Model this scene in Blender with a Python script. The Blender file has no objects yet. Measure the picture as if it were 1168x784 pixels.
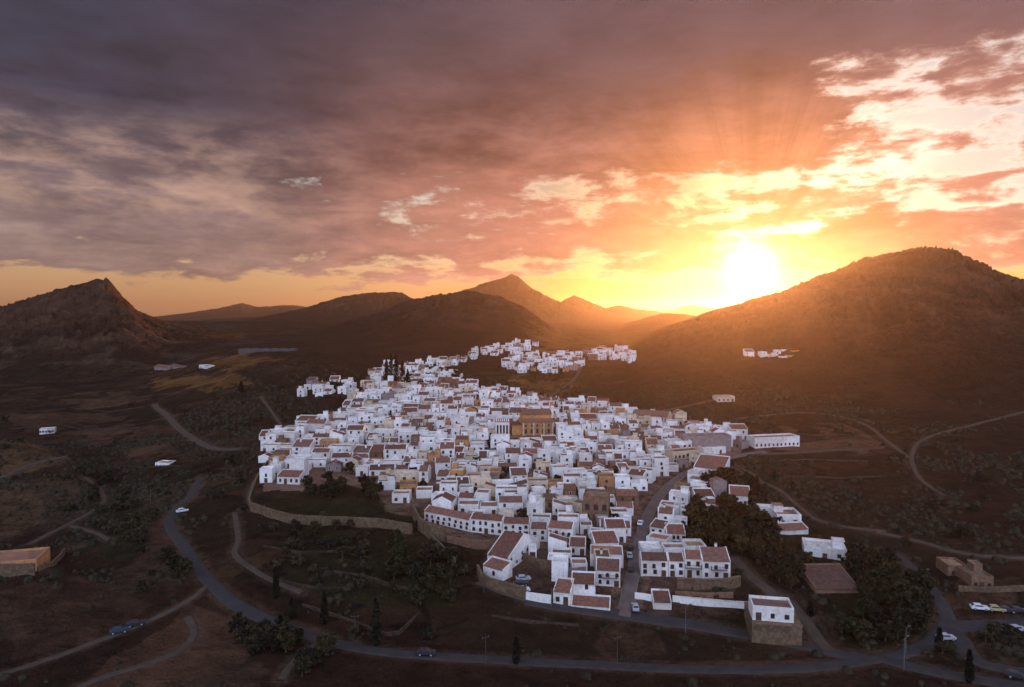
import bpy, math, random
import numpy as np
from mathutils import Vector, Matrix

random.seed(11)
NPR = np.random.RandomState(5)
SC = bpy.context.scene
COL = SC.collection
R = math.radians

# ------------------------------------------------------------------ camera
FOC, CX, CY, HOR = 779.0, 584.0, 392.0, 358.0
PITCH = math.atan((CY - HOR) / FOC)
CAMZ = 80.0
cam_d = bpy.data.cameras.new('camera')
cam = bpy.data.objects.new('camera', cam_d)
COL.objects.link(cam)
cam.location = (0, 0, CAMZ)
cam.rotation_euler = (math.pi / 2 - PITCH, 0, 0)
cam_d.sensor_width = 36.0
cam_d.lens = 36.0 * FOC / 1168.0
cam_d.clip_start = 1.0
cam_d.clip_end = 60000.0
SC.camera = cam

# ------------------------------------------------------------------ node helper
class S:
    """a socket with arithmetic"""
    nt = None
    def __init__(self, s): self.s = s
    @staticmethod
    def put(node, i, v):
        if isinstance(v, S): S.nt.links.new(v.s, node.inputs[i])
        else: node.inputs[i].default_value = v
    @staticmethod
    def m(op, *a):
        n = S.nt.nodes.new('ShaderNodeMath'); n.operation = op
        for i, v in enumerate(a): S.put(n, i, v)
        return S(n.outputs[0])
    def __add__(a, b): return S.m('ADD', a, b)
    def __radd__(a, b): return S.m('ADD', b, a)
    def __sub__(a, b): return S.m('SUBTRACT', a, b)
    def __rsub__(a, b): return S.m('SUBTRACT', b, a)
    def __mul__(a, b): return S.m('MULTIPLY', a, b)
    def __rmul__(a, b): return S.m('MULTIPLY', b, a)
    def __truediv__(a, b): return S.m('DIVIDE', a, b)
    def pw(a, b): return S.m('POWER', a, b)
    def mx(a, b): return S.m('MAXIMUM', a, b)
    def mn(a, b): return S.m('MINIMUM', a, b)

def sstep(x, a, b, lo=0.0, hi=1.0):
    n = S.nt.nodes.new('ShaderNodeMapRange'); n.interpolation_type = 'SMOOTHSTEP'; n.clamp = True
    S.put(n, 0, x)
    if a <= b:
        vals = (a, b, lo, hi)
    else:
        vals = (b, a, hi, lo)
    for i, v in enumerate(vals): n.inputs[i + 1].default_value = v
    return S(n.outputs[0])

def mixc(f, a, b, mode='MIX'):
    n = S.nt.nodes.new('ShaderNodeMix'); n.data_type = 'RGBA'; n.blend_type = mode; n.clamp_factor = True
    S.put(n, 0, f)
    for i, v in ((6, a), (7, b)):
        S.put(n, i, v if isinstance(v, S) else (v[0], v[1], v[2], 1.0))
    return S(n.outputs[2])

def vec(x, y, z):
    n = S.nt.nodes.new('ShaderNodeCombineXYZ')
    for i, v in enumerate((x, y, z)): S.put(n, i, v)
    return S(n.outputs[0])

def noise(v, scale, detail=6.0, rough=0.55, dist=0.0, lac=2.0):
    n = S.nt.nodes.new('ShaderNodeTexNoise')
    if v is not None: S.put(n, 'Vector', v)
    n.inputs['Scale'].default_value = scale; n.inputs['Detail'].default_value = detail
    n.inputs['Roughness'].default_value = rough; n.inputs['Distortion'].default_value = dist
    n.inputs['Lacunarity'].default_value = lac
    return S(n.outputs[0])

def ramp(f, stops, interp='LINEAR'):
    n = S.nt.nodes.new('ShaderNodeValToRGB'); S.put(n, 0, f)
    cr = n.color_ramp; cr.interpolation = interp
    while len(cr.elements) < len(stops): cr.elements.new(0.5)
    for e, (p, c) in zip(cr.elements, stops):
        e.position = p; e.color = (c[0], c[1], c[2], 1.0)
    return S(n.outputs[0])

def scale_c(c, f):
    n = S.nt.nodes.new('ShaderNodeVectorMath'); n.operation = 'SCALE'
    S.put(n, 0, c if isinstance(c, S) else tuple(c[:3])); S.put(n, 'Scale', f)
    return S(n.outputs[0])

def add_c(a, b):
    n = S.nt.nodes.new('ShaderNodeVectorMath'); n.operation = 'ADD'
    S.put(n, 0, a); S.put(n, 1, b)
    return S(n.outputs[0])

# ------------------------------------------------------------------ world: sunset sky
SUN_AZ = math.atan((855 - CX) / FOC)          # to the right of the view axis
SUN_EL = R(3.7)
sdir = Vector((math.sin(SUN_AZ) * math.cos(SUN_EL), math.cos(SUN_AZ) * math.cos(SUN_EL), math.sin(SUN_EL)))
world = bpy.data.worlds.new('World'); SC.world = world
world.use_nodes = True
nt = world.node_tree; nt.nodes.clear(); S.nt = nt
out = nt.nodes.new('ShaderNodeOutputWorld'); bg = nt.nodes.new('ShaderNodeBackground')
nt.links.new(bg.outputs[0], out.inputs[0])
tc = nt.nodes.new('ShaderNodeTexCoord')
sep = nt.nodes.new('ShaderNodeSeparateXYZ'); nt.links.new(tc.outputs['Generated'], sep.inputs[0])
dx, dy, dz = S(sep.outputs[0]), S(sep.outputs[1]), S(sep.outputs[2])
sky = nt.nodes.new('ShaderNodeTexSky'); sky.sky_type = 'NISHITA'; sky.sun_disc = False
sky.sun_elevation = SUN_EL; sky.sun_rotation = SUN_AZ
sky.air_density = 1.0; sky.dust_density = 2.0; sky.ozone_density = 1.5
nish = scale_c(S(sky.outputs[0]), 0.035)
cs = (dx * sdir.x + dy * sdir.y + dz * sdir.z).mx(0.0)
el = dz.mx(0.0)
hz = (dx * dx + dy * dy + 0.0001).pw(0.5)
ax = dx / hz
# clear evening air behind the clouds
clear = ramp(el * 2.2, [(0.0, (0.74, 0.38, 0.20)), (0.10, (0.84, 0.47, 0.26)), (0.22, (0.78, 0.56, 0.42)),
                        (0.38, (0.66, 0.62, 0.60)), (0.70, (0.72, 0.64, 0.60)), (1.0, (0.45, 0.48, 0.56))])
warm = sstep(cs, 0.72, 0.93, 0.52, 0.60) * sstep(cs, 0.88, 0.985, 1.0, 0.24)
clear = mixc(sstep(ax, 0.20, 0.42) * sstep(el, 0.055, 0.12) * 0.85, scale_c(clear, warm), (0.46, 0.455, 0.47))
clear = add_c(clear, nish)
# cloud deck: noise on a flat layer overhead, so it thins into bands towards the horizon
k = dz.mx(0.0) + 0.085
qx, qy = dx / k, dy / k
q = vec(qx, qy, 0.0)
n1 = noise(q, 0.55, 9.0, 0.58, 0.35)
n2 = noise(vec(qx + 7.3, qy * 0.8 + 2.1, 0.4), 1.7, 8.0, 0.62, 0.2)
n3 = noise(vec(qx * 0.6 + 3.1, qy * 0.8, 1.7), 0.45, 4.0, 0.5)
n5 = noise(vec(dx * 3.0, dy * 3.0, dz * 13.0), 2.3, 8.0, 0.6, 0.3)
lft = sstep(ax, -0.12, -0.42)
bias = sstep(el, 0.018, 0.085, -0.15, 0.09) + sstep(el, 0.115, 0.150, 0.0, -0.075) * sstep(lft, 0.0, 1.0, 1.0, 0.1) + sstep(el, 0.175, 0.25, 0.0, 0.30)
bias = bias + lft * sstep(el, 0.085, 0.12) * 0.20
open_r = sstep(ax + (n1 - 0.5) * 0.5 + (n2 - 0.5) * 0.35, 0.24, 0.43, 0.0, 1.0) * sstep(el, 0.10, 0.13) * sstep(el, 0.42, 0.30)
mid_o = sstep(ax, -0.28, -0.08) * sstep(ax, 0.42, 0.2) * sstep(el, 0.13, 0.15) * sstep(el, 0.22, 0.18)
bias = bias.mn(1.0 - open_r * 0.965)
n6 = noise(vec(dx * 3.0 + 4.0, dy * 3.0, dz * 7.5), 4.6, 7.0, 0.6, 0.25)
n7 = noise(vec(dx * 3.0 + 9.0, dy * 3.0, dz * 10.0 + 2.0), 9.0, 6.0, 0.6, 0.2)
amt = sstep(el, 0.34, 0.20, 0.25, 1.0)
amt = amt.mx(open_r)
cov = 0.535 + (n1 - 0.5) * 0.34 + (n2 - 0.5) * 0.28 + ((n5 - 0.5) * 0.62 + (n6 - 0.5) * 0.62) * amt + bias
mask = sstep(cov, 0.47, 0.585)
edge = sstep(cov, 0.43, 0.51) * sstep(cov, 0.64, 0.53)
# colour of the lit cloud
ang_c = sstep(cs, 0.76, 0.965)
near_c = sstep(cs, 0.955, 0.999)
low = sstep(el, 0.27, 0.06)
dark = mixc(low, (0.066, 0.063, 0.100), (0.26, 0.18, 0.155))
dark = mixc(sstep(ax, -0.62, 0.05) * sstep(el, 0.50, 0.30), dark, mixc(low, (0.150, 0.078, 0.072), (0.36, 0.20, 0.155)))
salmon = mixc(sstep(el, 0.36, 0.16), (0.185, 0.112, 0.126), (0.54, 0.225, 0.165))
ccol = mixc(ang_c * 0.85, dark, salmon)
fleck = sstep(n6 * 0.5 + n5 * 0.3 + n7 * 0.2, 0.40, 0.60)
ccol = mixc(fleck * lft * sstep(el, 0.10, 0.15) * sstep(el, 0.27, 0.20) * 0.5, ccol, (0.42, 0.26, 0.19))
ccol = mixc((1.0 - fleck) * 0.50 * sstep(el, 0.40, 0.24), ccol, scale_c(mixc(ang_c, (0.115, 0.078, 0.090), (0.30, 0.125, 0.098)), sstep(el, 0.26, 0.05, 0.9, 1.6)))
ccol = mixc(near_c * 0.75, ccol, (0.55, 0.22, 0.11))
tex = (n2 - 0.5) * 1.0 + (n3 - 0.5) * 1.3 + (n5 - 0.5) * 0.8 + (n6 - 0.5) * 0.5
ccol = scale_c(ccol, 0.90 + tex * sstep(el, 0.36, 0.20, 0.65, 1.3))
# bluish patches in the thick upper deck
ccol = mixc(sstep(n3, 0.50, 0.70) * sstep(el, 0.22, 0.36) * 0.5, ccol, (0.064, 0.066, 0.118))
skyc = mixc(mask, clear, ccol)
rim = edge * sstep(cs, 0.84, 0.985) * sstep(el, 0.02, 0.06)
skyc = add_c(skyc, scale_c((0.42, 0.27, 0.20), rim * 0.55))
# the sun burning through, and its rays spreading upwards under the deck
rt = Vector((math.cos(SUN_AZ), -math.sin(SUN_AZ), 0)); up = rt.cross(sdir)
up = up if up.z > 0 else -up
pr = dx * rt.x + dy * rt.y
pu = dx * up.x + dy * up.y + dz * up.z
ang = S.m('ARCTAN2', pr, pu)
rays = noise(vec(ang * 3.0, 0.3, 0.9), 1.7, 4.0, 0.55)
rfall = sstep(cs, 0.950, 0.992) * sstep(cs, 0.9999, 0.995) * sstep(pu, 0.01, 0.06)
skyc = scale_c(skyc, 1.0 + (rays - 0.5) * rfall * 1.7)
veil = 1.0 - mask * sstep(pu, 0.012, 0.045) * 0.75
glow = (cs.pw(4200.0) * 5.0 + cs.pw(1100.0) * 0.7) * veil
glow2 = cs.pw(260.0) * 0.13 * veil
glow3 = cs.pw(24.0) * 0.02
skyc = add_c(skyc, scale_c((1.0, 0.80, 0.50), glow))
skyc = add_c(skyc, scale_c((1.0, 0.50, 0.20), glow2))
skyc = add_c(skyc, scale_c((1.0, 0.38, 0.20), glow3))
# unseen blue sky behind the viewer, raised in brightness to light camera-facing walls
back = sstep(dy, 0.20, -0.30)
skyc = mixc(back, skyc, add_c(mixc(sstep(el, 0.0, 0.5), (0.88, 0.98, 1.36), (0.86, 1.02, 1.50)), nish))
skyc = mixc(sstep(dz, -0.002, -0.03), skyc, (0.02, 0.015, 0.013))
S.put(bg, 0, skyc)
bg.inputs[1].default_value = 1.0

# ------------------------------------------------------------------ sun, exposure
sl = bpy.data.lights.new('sun', 'SUN'); sl.energy = 5.0; sl.angle = R(0.5); sl.color = (1.0, 0.38, 0.12)
so = bpy.data.objects.new('sun', sl); COL.objects.link(so)
so.location = (300, 800, 600)
so.rotation_euler = sdir.to_track_quat('Z', 'Y').to_euler()
vs = SC.view_settings
vs.view_transform = 'Standard'; vs.look = 'None'; vs.exposure = 0.22; vs.gamma = 1.0; vs.use_curve_mapping = False
SC.render.engine = 'CYCLES'
cy = SC.cycles
cy.use_denoising = True
cy.max_bounces = 5; cy.diffuse_bounces = 3; cy.glossy_bounces = 1; cy.transmission_bounces = 2; cy.volume_bounces = 0
cy.sample_clamp_indirect = 4.0
cy.use_adaptive_sampling = True
cy.adaptive_threshold = 0.015

# ------------------------------------------------------------------ terrain height
def hash2(ix, iy, seed):
    h = (ix.astype(np.int64) * 374761393 + iy.astype(np.int64) * 668265263 + seed * 982451653) & 0xffffffff
    h = ((h ^ (h >> 13)) * 1274126177) & 0xffffffff
    h = h ^ (h >> 16)
    return (h & 0xffff) / 65535.0

def vnoise(x, y, seed):
    ix, iy = np.floor(x), np.floor(y)
    fx, fy = x - ix, y - iy
    fx = fx * fx * fx * (fx * (fx * 6 - 15) + 10); fy = fy * fy * fy * (fy * (fy * 6 - 15) + 10)
    a, b = hash2(ix, iy, seed), hash2(ix + 1, iy, seed)
    c, d = hash2(ix, iy + 1, seed), hash2(ix + 1, iy + 1, seed)
    return (a + (b - a) * fx) * (1 - fy) + (c + (d - c) * fx) * fy

def fbm(x, y, seed, octv=5, gain=0.5, ridged=False):
    s, a, t = 0.0, 1.0, 0.0
    for o in range(octv):
        v = vnoise(x, y, seed + o)
        if ridged: v = 1 - np.abs(2 * v - 1)
        s = s + a * v; t += a; a *= gain
        x, y = x * 2.03 + 11.7, y * 2.03 - 5.3
    return s / t

def tanel(py):
    b = -(np.asarray(py, float) - CY) / FOC
    return (b * math.cos(PITCH) - math.sin(PITCH)) / (math.cos(PITCH) + b * math.sin(PITCH))

def ss(x, a, b):
    t = np.clip((x - a) / (b - a), 0, 1)
    return t * t * (3 - 2 * t)

# each ridge: bearing column / apparent height / distance along the view axis, then front and back reach, front profile power
RIDGES = [
    # steep pyramid hill on the left
    dict(p=[(-500, 392, 1000), (-200, 378, 1050), (0, 351, 1120), (30, 343, 1130), (60, 333, 1140), (95, 323, 1150), (112, 318.5, 1150), (125, 317.5, 1150),
            (132, 326, 1150), (142, 338, 1150), (155, 350, 1150), (170, 360, 1160), (188, 367, 1180), (215, 372, 1200), (260, 377, 1250),
            (310, 383, 1280), (360, 400, 1300)], wf=420, wb=500, pw=1.25, amp=0.10),
    # long grey ridge behind
    dict(p=[(-900, 380, 2400), (-300, 374, 2500), (150, 376, 2600), (235, 371, 2600), (290, 363, 2600), (330, 355, 2600), (352, 350, 2600), (390, 338, 2600),
            (430, 333, 2600), (460, 333, 2600), (472, 340, 2600), (500, 346, 2600), (560, 366, 2600), (650, 385, 2500)],
         wf=900, wb=900, pw=1.2, amp=0.08),
    # rocky hill behind the town
    dict(p=[(300, 396, 1250), (340, 384, 1250), (370, 374, 1250), (420, 360, 1260), (470, 342, 1280), (500, 336, 1300), (528, 331, 1300), (545, 333, 1300), (575, 340, 1300), (596, 349, 1290),
            (615, 362, 1280), (640, 380, 1260), (662, 394, 1250), (700, 415, 1200)], wf=520, wb=500, pw=1.2, amp=0.10),
    # central peak
    dict(p=[(420, 372, 3300), (480, 347, 3350), (535, 329, 3400), (556, 321, 3400), (570, 317, 3400), (584, 312, 3400), (592, 315, 3400), (600, 323, 3400), (608, 329, 3400), (630, 341, 3400),
            (660, 352, 3400), (690, 357, 3400), (715, 362, 3350), (735, 372, 3300), (800, 400, 3200)], wf=1300, wb=900, pw=1.25, amp=0.07),
    dict(p=[(560, 372, 3800), (630, 349, 3900), (642, 343, 3900), (655, 336, 3900), (666, 341, 3900), (690, 351, 3900), (708, 348, 3900), (722, 352, 3900), (750, 355, 3900),
            (790, 368, 3800)], wf=900, wb=900, pw=1.1, amp=0.06),
    dict(p=[(600, 366, 1750), (690, 372, 1750), (712, 370, 1750), (735, 363, 1750), (757, 357, 1750), (780, 358, 1750), (800, 361, 1750), (840, 365, 1750), (900, 372, 1750), (1000, 380, 1750)],
         wf=700, wb=700, pw=1.2, amp=0.07),
    dict(p=[(690, 362, 6500), (740, 357, 6500), (770, 353, 6500), (787, 347, 6500), (800, 350, 6500), (828, 355, 6500), (900, 357, 6500), (1300, 357, 6500)], wf=1800, wb=1800, pw=1.1, amp=0.06),
    # far blue ridge on the left
    dict(p=[(-700, 357, 6200), (0, 358, 6200), (170, 362, 6200), (215, 357, 6200), (248, 352, 6200), (275, 346, 6200), (295, 350, 6200), (335, 348, 6200), (360, 352, 6200),
            (450, 357, 6200), (600, 359, 6200), (800, 361, 6200)], wf=1700, wb=1700, pw=1.1, amp=0.06),
    # big mountain on the right
    dict(p=[(640, 450, 760), (690, 416, 800), (720, 396, 840), (760, 373, 880), (800, 360, 900), (850, 345, 920), (900, 328, 940), (935, 312, 950), (968, 298, 960), (1010, 291, 960), (1042, 286, 960),
            (1075, 287, 960), (1091, 290, 955), (1099, 298, 950), (1120, 303, 950), (1140, 310, 950), (1168, 319, 950), (1300, 325, 900), (1600, 345, 850), (2200, 372, 700)],
         wf=520, wb=1100, pw=1.15, amp=0.07),
    # its spur running down to the town
    dict(p=[(660, 452, 640), (690, 438, 650), (720, 411, 680), (748, 391, 700), (775, 380, 720), (800, 385, 730), (850, 400, 740), (900, 425, 700), (960, 450, 650)], wf=190, wb=260, pw=1.1, amp=0.05),
    # low dark hill beside the town
    dict(p=[(130, 480, 560), (190, 458, 580), (250, 434, 600), (300, 414, 610), (335, 404, 620), (360, 401, 620), (380, 404, 620), (410, 414, 620), (436, 424, 620), (470, 440, 620)],
         wf=150, wb=190, pw=1.0, amp=0.10),
    # near slopes on the left
    dict(p=[(-400, 490, 330), (-100, 492, 330), (0, 500, 330), (40, 508, 330), (75, 522, 325), (110, 540, 320), (150, 560, 315)], wf=70, wb=110, pw=1.0, amp=0.10),
    dict(p=[(-500, 610, 205), (-100, 625, 205), (0, 640, 204), (60, 644, 203), (100, 655, 202), (160, 674, 200), (230, 700, 198)], wf=60, wb=40, pw=1.0, amp=0.08),
]
for r in RIDGES:
    a = np.array(r['p'], float)
    r['u'], r['D'] = a[:, 0], a[:, 2]
    r['z'] = CAMZ + tanel(a[:, 1]) * a[:, 2]

def base_z(x, y):
    u = x / np.maximum(y, 40.0)
    town = ss(u, -0.62, -0.34)
    slope = 4.0 * ss(y, 165, 190) + 0.06 * np.clip(y - 195, 0, 560) + 0.012 * np.clip(y - 755, 0, 2500)
    val = 1.5 * ss(y, 150, 260) + 0.006 * np.clip(y - 300, 0, 3000)
    z = val + (slope - val) * town
    # a shallow dip along the stream bed left of the road
    return z

CREST = {}
def zs(x, y, want=False):
    x = np.asarray(x, float); y = np.asarray(y, float)
    b = base_z(x, y)
    z = b.copy() if hasattr(b, 'copy') else np.array(b)
    yy = np.maximum(y, 40.0)
    front = ss(y, 45, 110)
    tw = np.ones_like(b)
    wn = fbm(x / 130.0 + 3.3, y / 130.0, 71, 3) - 0.5
    for r in RIDGES:
        u0 = CX + FOC * x / yy
        D0 = np.interp(u0, r['u'], r['D'])
        t = (y - D0)
        t = np.where(t < 0, -t / r['wf'], t / r['wb'])
        sc = FOC / np.maximum(D0, 100.0)
        u1 = u0 + wn * 110.0 * sc * np.clip((t - 0.12) * 1.6, 0, 1)
        D = np.interp(u1, r['u'], r['D']); zc = np.interp(u1, r['u'], r['z'])
        inside = (t < 1.0)
        g = np.clip(1 - t, 0, 1) ** r['pw']
        h = b - 3.0 + (zc - b + 3.0) * g
        h = np.where(inside & (zc > b), h, -1e3)
        tw = np.where(h > z, t, tw)
        # smooth maximum
        k = 2.0 + 0.0025 * D
        d = np.clip((h - z) / k, -1, 1)
        z = np.where(h > z + k, h, np.where(h < z - k, z, (h + z) * 0.5 + (h - z) * d * 0.5 * 0.5 + k * (1 - d * d) * 0.12 + (h - z) * d * 0.25))
    if want: return b + (z - b) * front, tw
    return b + (z - b) * front

def ray(px, py):
    a = (px - CX) / FOC; b = -(py - CY) / FOC
    return Vector((a, math.cos(PITCH) + b * math.sin(PITCH), b * math.cos(PITCH) - math.sin(PITCH)))

_tt = np.concatenate([np.arange(60, 1000, 2.0), np.arange(1000, 9000, 20.0)])
def at(px, py):
    """the ground point that lies on this line of sight"""
    d = ray(px, py); d = d / d.y
    zz = zs(d.x * _tt, _tt)
    below = (CAMZ + d.z * _tt) < zz
    i = int(np.argmax(below)) if below.any() else len(_tt) - 1
    t = np.linspace(_tt[max(i - 1, 0)], _tt[i], 24)
    g = CAMZ + d.z * t - zs(d.x * t, t)
    j = min(max(int(np.argmax(g < 0)), 1), 23)
    f = np.clip(g[j - 1] / (g[j - 1] - g[j] + 1e-9), 0, 1)
    m = float(t[j - 1] + (t[j] - t[j - 1]) * f)
    return Vector((d.x * m, m, CAMZ + d.z * m))

def zat(x, y): return float(zs(np.array([x]), np.array([y]))[0])
def topix(x, y, z):
    v = Vector((x, y, z - CAMZ))
    f = v.y * math.cos(PITCH) - v.z * math.sin(PITCH); u = v.y * math.sin(PITCH) + v.z * math.cos(PITCH)
    return CX + FOC * v.x / f, CY - FOC * u / f

def inpoly(px, py, poly):
    px = np.asarray(px, float); py = np.asarray(py, float)
    c = np.zeros(px.shape, bool)
    n = len(poly)
    for i in range(n):
        x1, y1 = poly[i]; x2, y2 = poly[(i + 1) % n]
        if y1 == y2: continue
        hit = ((y1 > py) != (y2 > py)) & (px < (x2 - x1) * (py - y1) / (y2 - y1) + x1)
        c ^= hit
    return c

# ------------------------------------------------------------------ materials
MATS = {}
def new_mat(name):
    m = bpy.data.materials.new(name); m.use_nodes = True
    S.nt = m.node_tree; S.nt.nodes.clear()
    o = S.nt.nodes.new('ShaderNodeOutputMaterial'); b = S.nt.nodes.new('ShaderNodeBsdfPrincipled')
    S.nt.links.new(b.outputs[0], o.inputs[0])
    b.inputs['Specular IOR Level'].default_value = 0.25
    MATS[name] = m
    return m, b

def pos():
    g = S.nt.nodes.new('ShaderNodeNewGeometry'); return S(g.outputs['Position'])

def bump(b, h, dist, strength=1.0):
    n = S.nt.nodes.new('ShaderNodeBump'); S.put(n, 'Height', h)
    n.inputs['Distance'].default_value = dist; n.inputs['Strength'].default_value = strength
    S.nt.links.new(n.outputs[0], b.inputs['Normal'])

HOUSEWISE = {'white_plaster': ((0.74, 0.69, 0.64), (1.07, 1.05, 1.04)), 'clean_white': ((0.84, 0.80, 0.76), (1.07, 1.05, 1.03)), 'white_roof': ((0.72, 0.66, 0.58), (1.06, 1.04, 1.02)),
             'tile_floor': ((0.62, 0.66, 0.70), (1.25, 1.15, 1.05)), 'dirt_roof': ((0.7, 0.7, 0.7), (1.4, 1.25, 1.1)), 'cream_plaster': ((0.7, 0.7, 0.7), (1.2, 1.15, 1.1)), 'ochre_plaster': ((0.7, 0.75, 0.85), (1.15, 1.05, 1.0))}
def vec_mul(a, b):
    n = S.nt.nodes.new('ShaderNodeVectorMath'); n.operation = 'MULTIPLY'; S.put(n, 0, a); n.inputs[1].default_value = b
    return S(n.outputs[0])
def plain(name, c, rough=0.85, var=0.25, sc=0.5, sc2=None, c2=None, metal=0.0, spec=0.25):
    m, b = new_mat(name)
    p = pos()
    n = noise(p, sc, 5.0, 0.6)
    col = mixc(sstep(n, 0.3, 0.7), [v * (1 - var) for v in c], [min(v * (1 + var), 0.9) for v in c])
    if c2 is not None:
        col = mixc(sstep(noise(p, sc2, 5.0, 0.65, 0.4), 0.50, 0.62), col, c2)
    if name in HOUSEWISE:
        oi = S.nt.nodes.new('ShaderNodeObjectInfo'); vo = S.nt.nodes.new('ShaderNodeTexVoronoi'); S.put(vo, 'Vector', p); vo.inputs['Scale'].default_value = 0.11
        sv = S.nt.nodes.new('ShaderNodeSeparateColor'); S.nt.links.new(vo.outputs['Color'], sv.inputs[0])
        k1 = S.m('FRACT', S(oi.outputs['Random']) * 7.31 + S(sv.outputs[0]))
        lo_, hi_ = HOUSEWISE[name]
        col = mixc(k1, mixc(1.0, col, lo_, 'MULTIPLY'), mixc(1.0, col, hi_, 'MULTIPLY'))
        streak = noise(vec_mul(p, (1.6, 1.6, 0.18)), 1.0, 5.0, 0.65)
        col = mixc(sstep(streak, 0.54, 0.70) * 0.45, col, mixc(1.0, col, (0.62, 0.54, 0.46), 'MULTIPLY'))
    S.put(b, 'Base Color', col)
    b.inputs['Roughness'].default_value = rough; b.inputs['Metallic'].default_value = metal
    b.inputs['Specular IOR Level'].default_value = spec
    return m

plain('white_plaster', (0.82, 0.79, 0.76), 0.9, 0.06, 0.35, 0.9, (0.66, 0.63, 0.59))
plain('clean_white', (0.85, 0.83, 0.81), 0.9, 0.04, 0.35, 1.3, (0.72, 0.70, 0.68))
plain('cream_plaster', (0.62, 0.50, 0.36), 0.9, 0.12, 0.4, 1.0, (0.50, 0.38, 0.26))
plain('ochre_plaster', (0.50, 0.25, 0.10), 0.9, 0.18, 0.4, 0.7, (0.38, 0.19, 0.085))
plain('brown_stone', (0.19, 0.105, 0.062), 0.95, 0.3, 0.9, 0.5, (0.17, 0.10, 0.065))
plain('grey_stone', (0.25, 0.185, 0.165), 0.95, 0.25, 0.8, 0.4, (0.22, 0.18, 0.165))
plain('terrace_stone', (0.135, 0.088, 0.050), 0.95, 0.35, 1.2, 0.35, (0.09, 0.058, 0.034))
plain('white_roof', (0.74, 0.72, 0.70), 0.9, 0.08, 0.3, 0.5, (0.52, 0.47, 0.42))
plain('tile_floor', (0.29, 0.145, 0.095), 0.85, 0.22, 0.4, 0.8, (0.22, 0.125, 0.09))
plain('dirt_roof', (0.22, 0.155, 0.105), 0.95, 0.3, 0.4, 0.5, (0.15, 0.10, 0.07))
plain('dark_pane', (0.022, 0.024, 0.03), 0.35, 0.3, 1.0, spec=0.4)
plain('door_wood', (0.085, 0.042, 0.025), 0.6, 0.3, 1.0)
plain('window_frame', (0.12, 0.075, 0.05), 0.7, 0.2, 1.0)
plain('iron', (0.03, 0.03, 0.032), 0.5, 0.2, 1.0)
plain('bark', (0.07, 0.05, 0.035), 0.95, 0.3, 2.0)
plain('dry_stone', (0.058, 0.034, 0.023), 0.95, 0.4, 1.2, 0.25, (0.030, 0.019, 0.012))
plain('greenhouse_sheet', (0.085, 0.07, 0.07), 0.6, 0.1, 0.2)
plain('rubber', (0.02, 0.02, 0.02), 0.8, 0.1, 1.0)
plain('pole_metal', (0.10, 0.095, 0.09), 0.6, 0.2, 1.0)
plain('car_white', (0.72, 0.73, 0.75), 0.3, 0.03, 1.0, spec=0.5)
plain('car_silver', (0.36, 0.38, 0.41), 0.3, 0.03, 1.0, spec=0.5)
plain('car_dark', (0.03, 0.032, 0.038), 0.3, 0.05, 1.0, spec=0.5)
plain('car_blue', (0.03, 0.045, 0.085), 0.3, 0.05, 1.0, spec=0.5)
plain('car_beige', (0.45, 0.36, 0.20), 0.35, 0.05, 1.0, spec=0.5)
plain('lamp_glass', (0.22, 0.22, 0.20), 0.3, 0.03, 1.0)

def tiles(name, c):
    m, b = new_mat(name)
    t = S.nt.nodes.new('ShaderNodeTexCoord'); o = S(t.outputs['Object'])
    sp = S.nt.nodes.new('ShaderNodeSeparateXYZ'); S.put(sp, 0, o)
    rows = S.m('SINE', S(sp.outputs[0]) * 21.0)
    p = pos()
    st = noise(p, 1.1, 6.0, 0.65)
    bl = noise(p, 0.22, 4.0, 0.6)
    col = mixc(sstep(st, 0.35, 0.65), [v * 0.70 for v in c], [v * 1.25 for v in c])
    col = mixc(sstep(bl, 0.50, 0.68) * 0.6, col, (0.145, 0.10, 0.075))
    oi = S.nt.nodes.new('ShaderNodeObjectInfo')
    col = scale_c(col, S(oi.outputs['Random']) * 0.7 + 0.65)
    S.put(b, 'Base Color', mixc(sstep(rows, -0.9, -0.3, 0.35, 0.0), col, [v * 0.35 for v in c]))
    b.inputs['Roughness'].default_value = 0.9
    bump(b, rows, 0.06)
tiles('roof_tile', (0.235, 0.098, 0.064))
tiles('old_roof_tile', (0.20, 0.098, 0.068))

def leafy(name, c, c2):
    m, b = new_mat(name)
    p = pos()
    n = noise(p, 0.55, 4.0, 0.6); n2 = noise(p, 2.6, 3.0, 0.6)
    col = mixc(sstep(n, 0.36, 0.64), c, c2)
    oi = S.nt.nodes.new('ShaderNodeObjectInfo'); rn = S(oi.outputs['Random'])
    col = mixc(rn * 0.55, col, mixc(1.0, col, (1.5, 1.15, 0.75), 'MULTIPLY'))
    S.put(b, 'Base Color', scale_c(col, (0.5 + 0.9 * n2) * (rn * 0.8 + 0.6)))
    b.inputs['Roughness'].default_value = 0.8
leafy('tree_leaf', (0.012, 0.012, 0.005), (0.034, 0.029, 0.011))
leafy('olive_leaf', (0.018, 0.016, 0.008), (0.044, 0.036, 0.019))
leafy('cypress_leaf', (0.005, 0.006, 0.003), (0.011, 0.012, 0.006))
leafy('scrub_leaf', (0.008, 0.008, 0.0035), (0.024, 0.020, 0.009))

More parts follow.
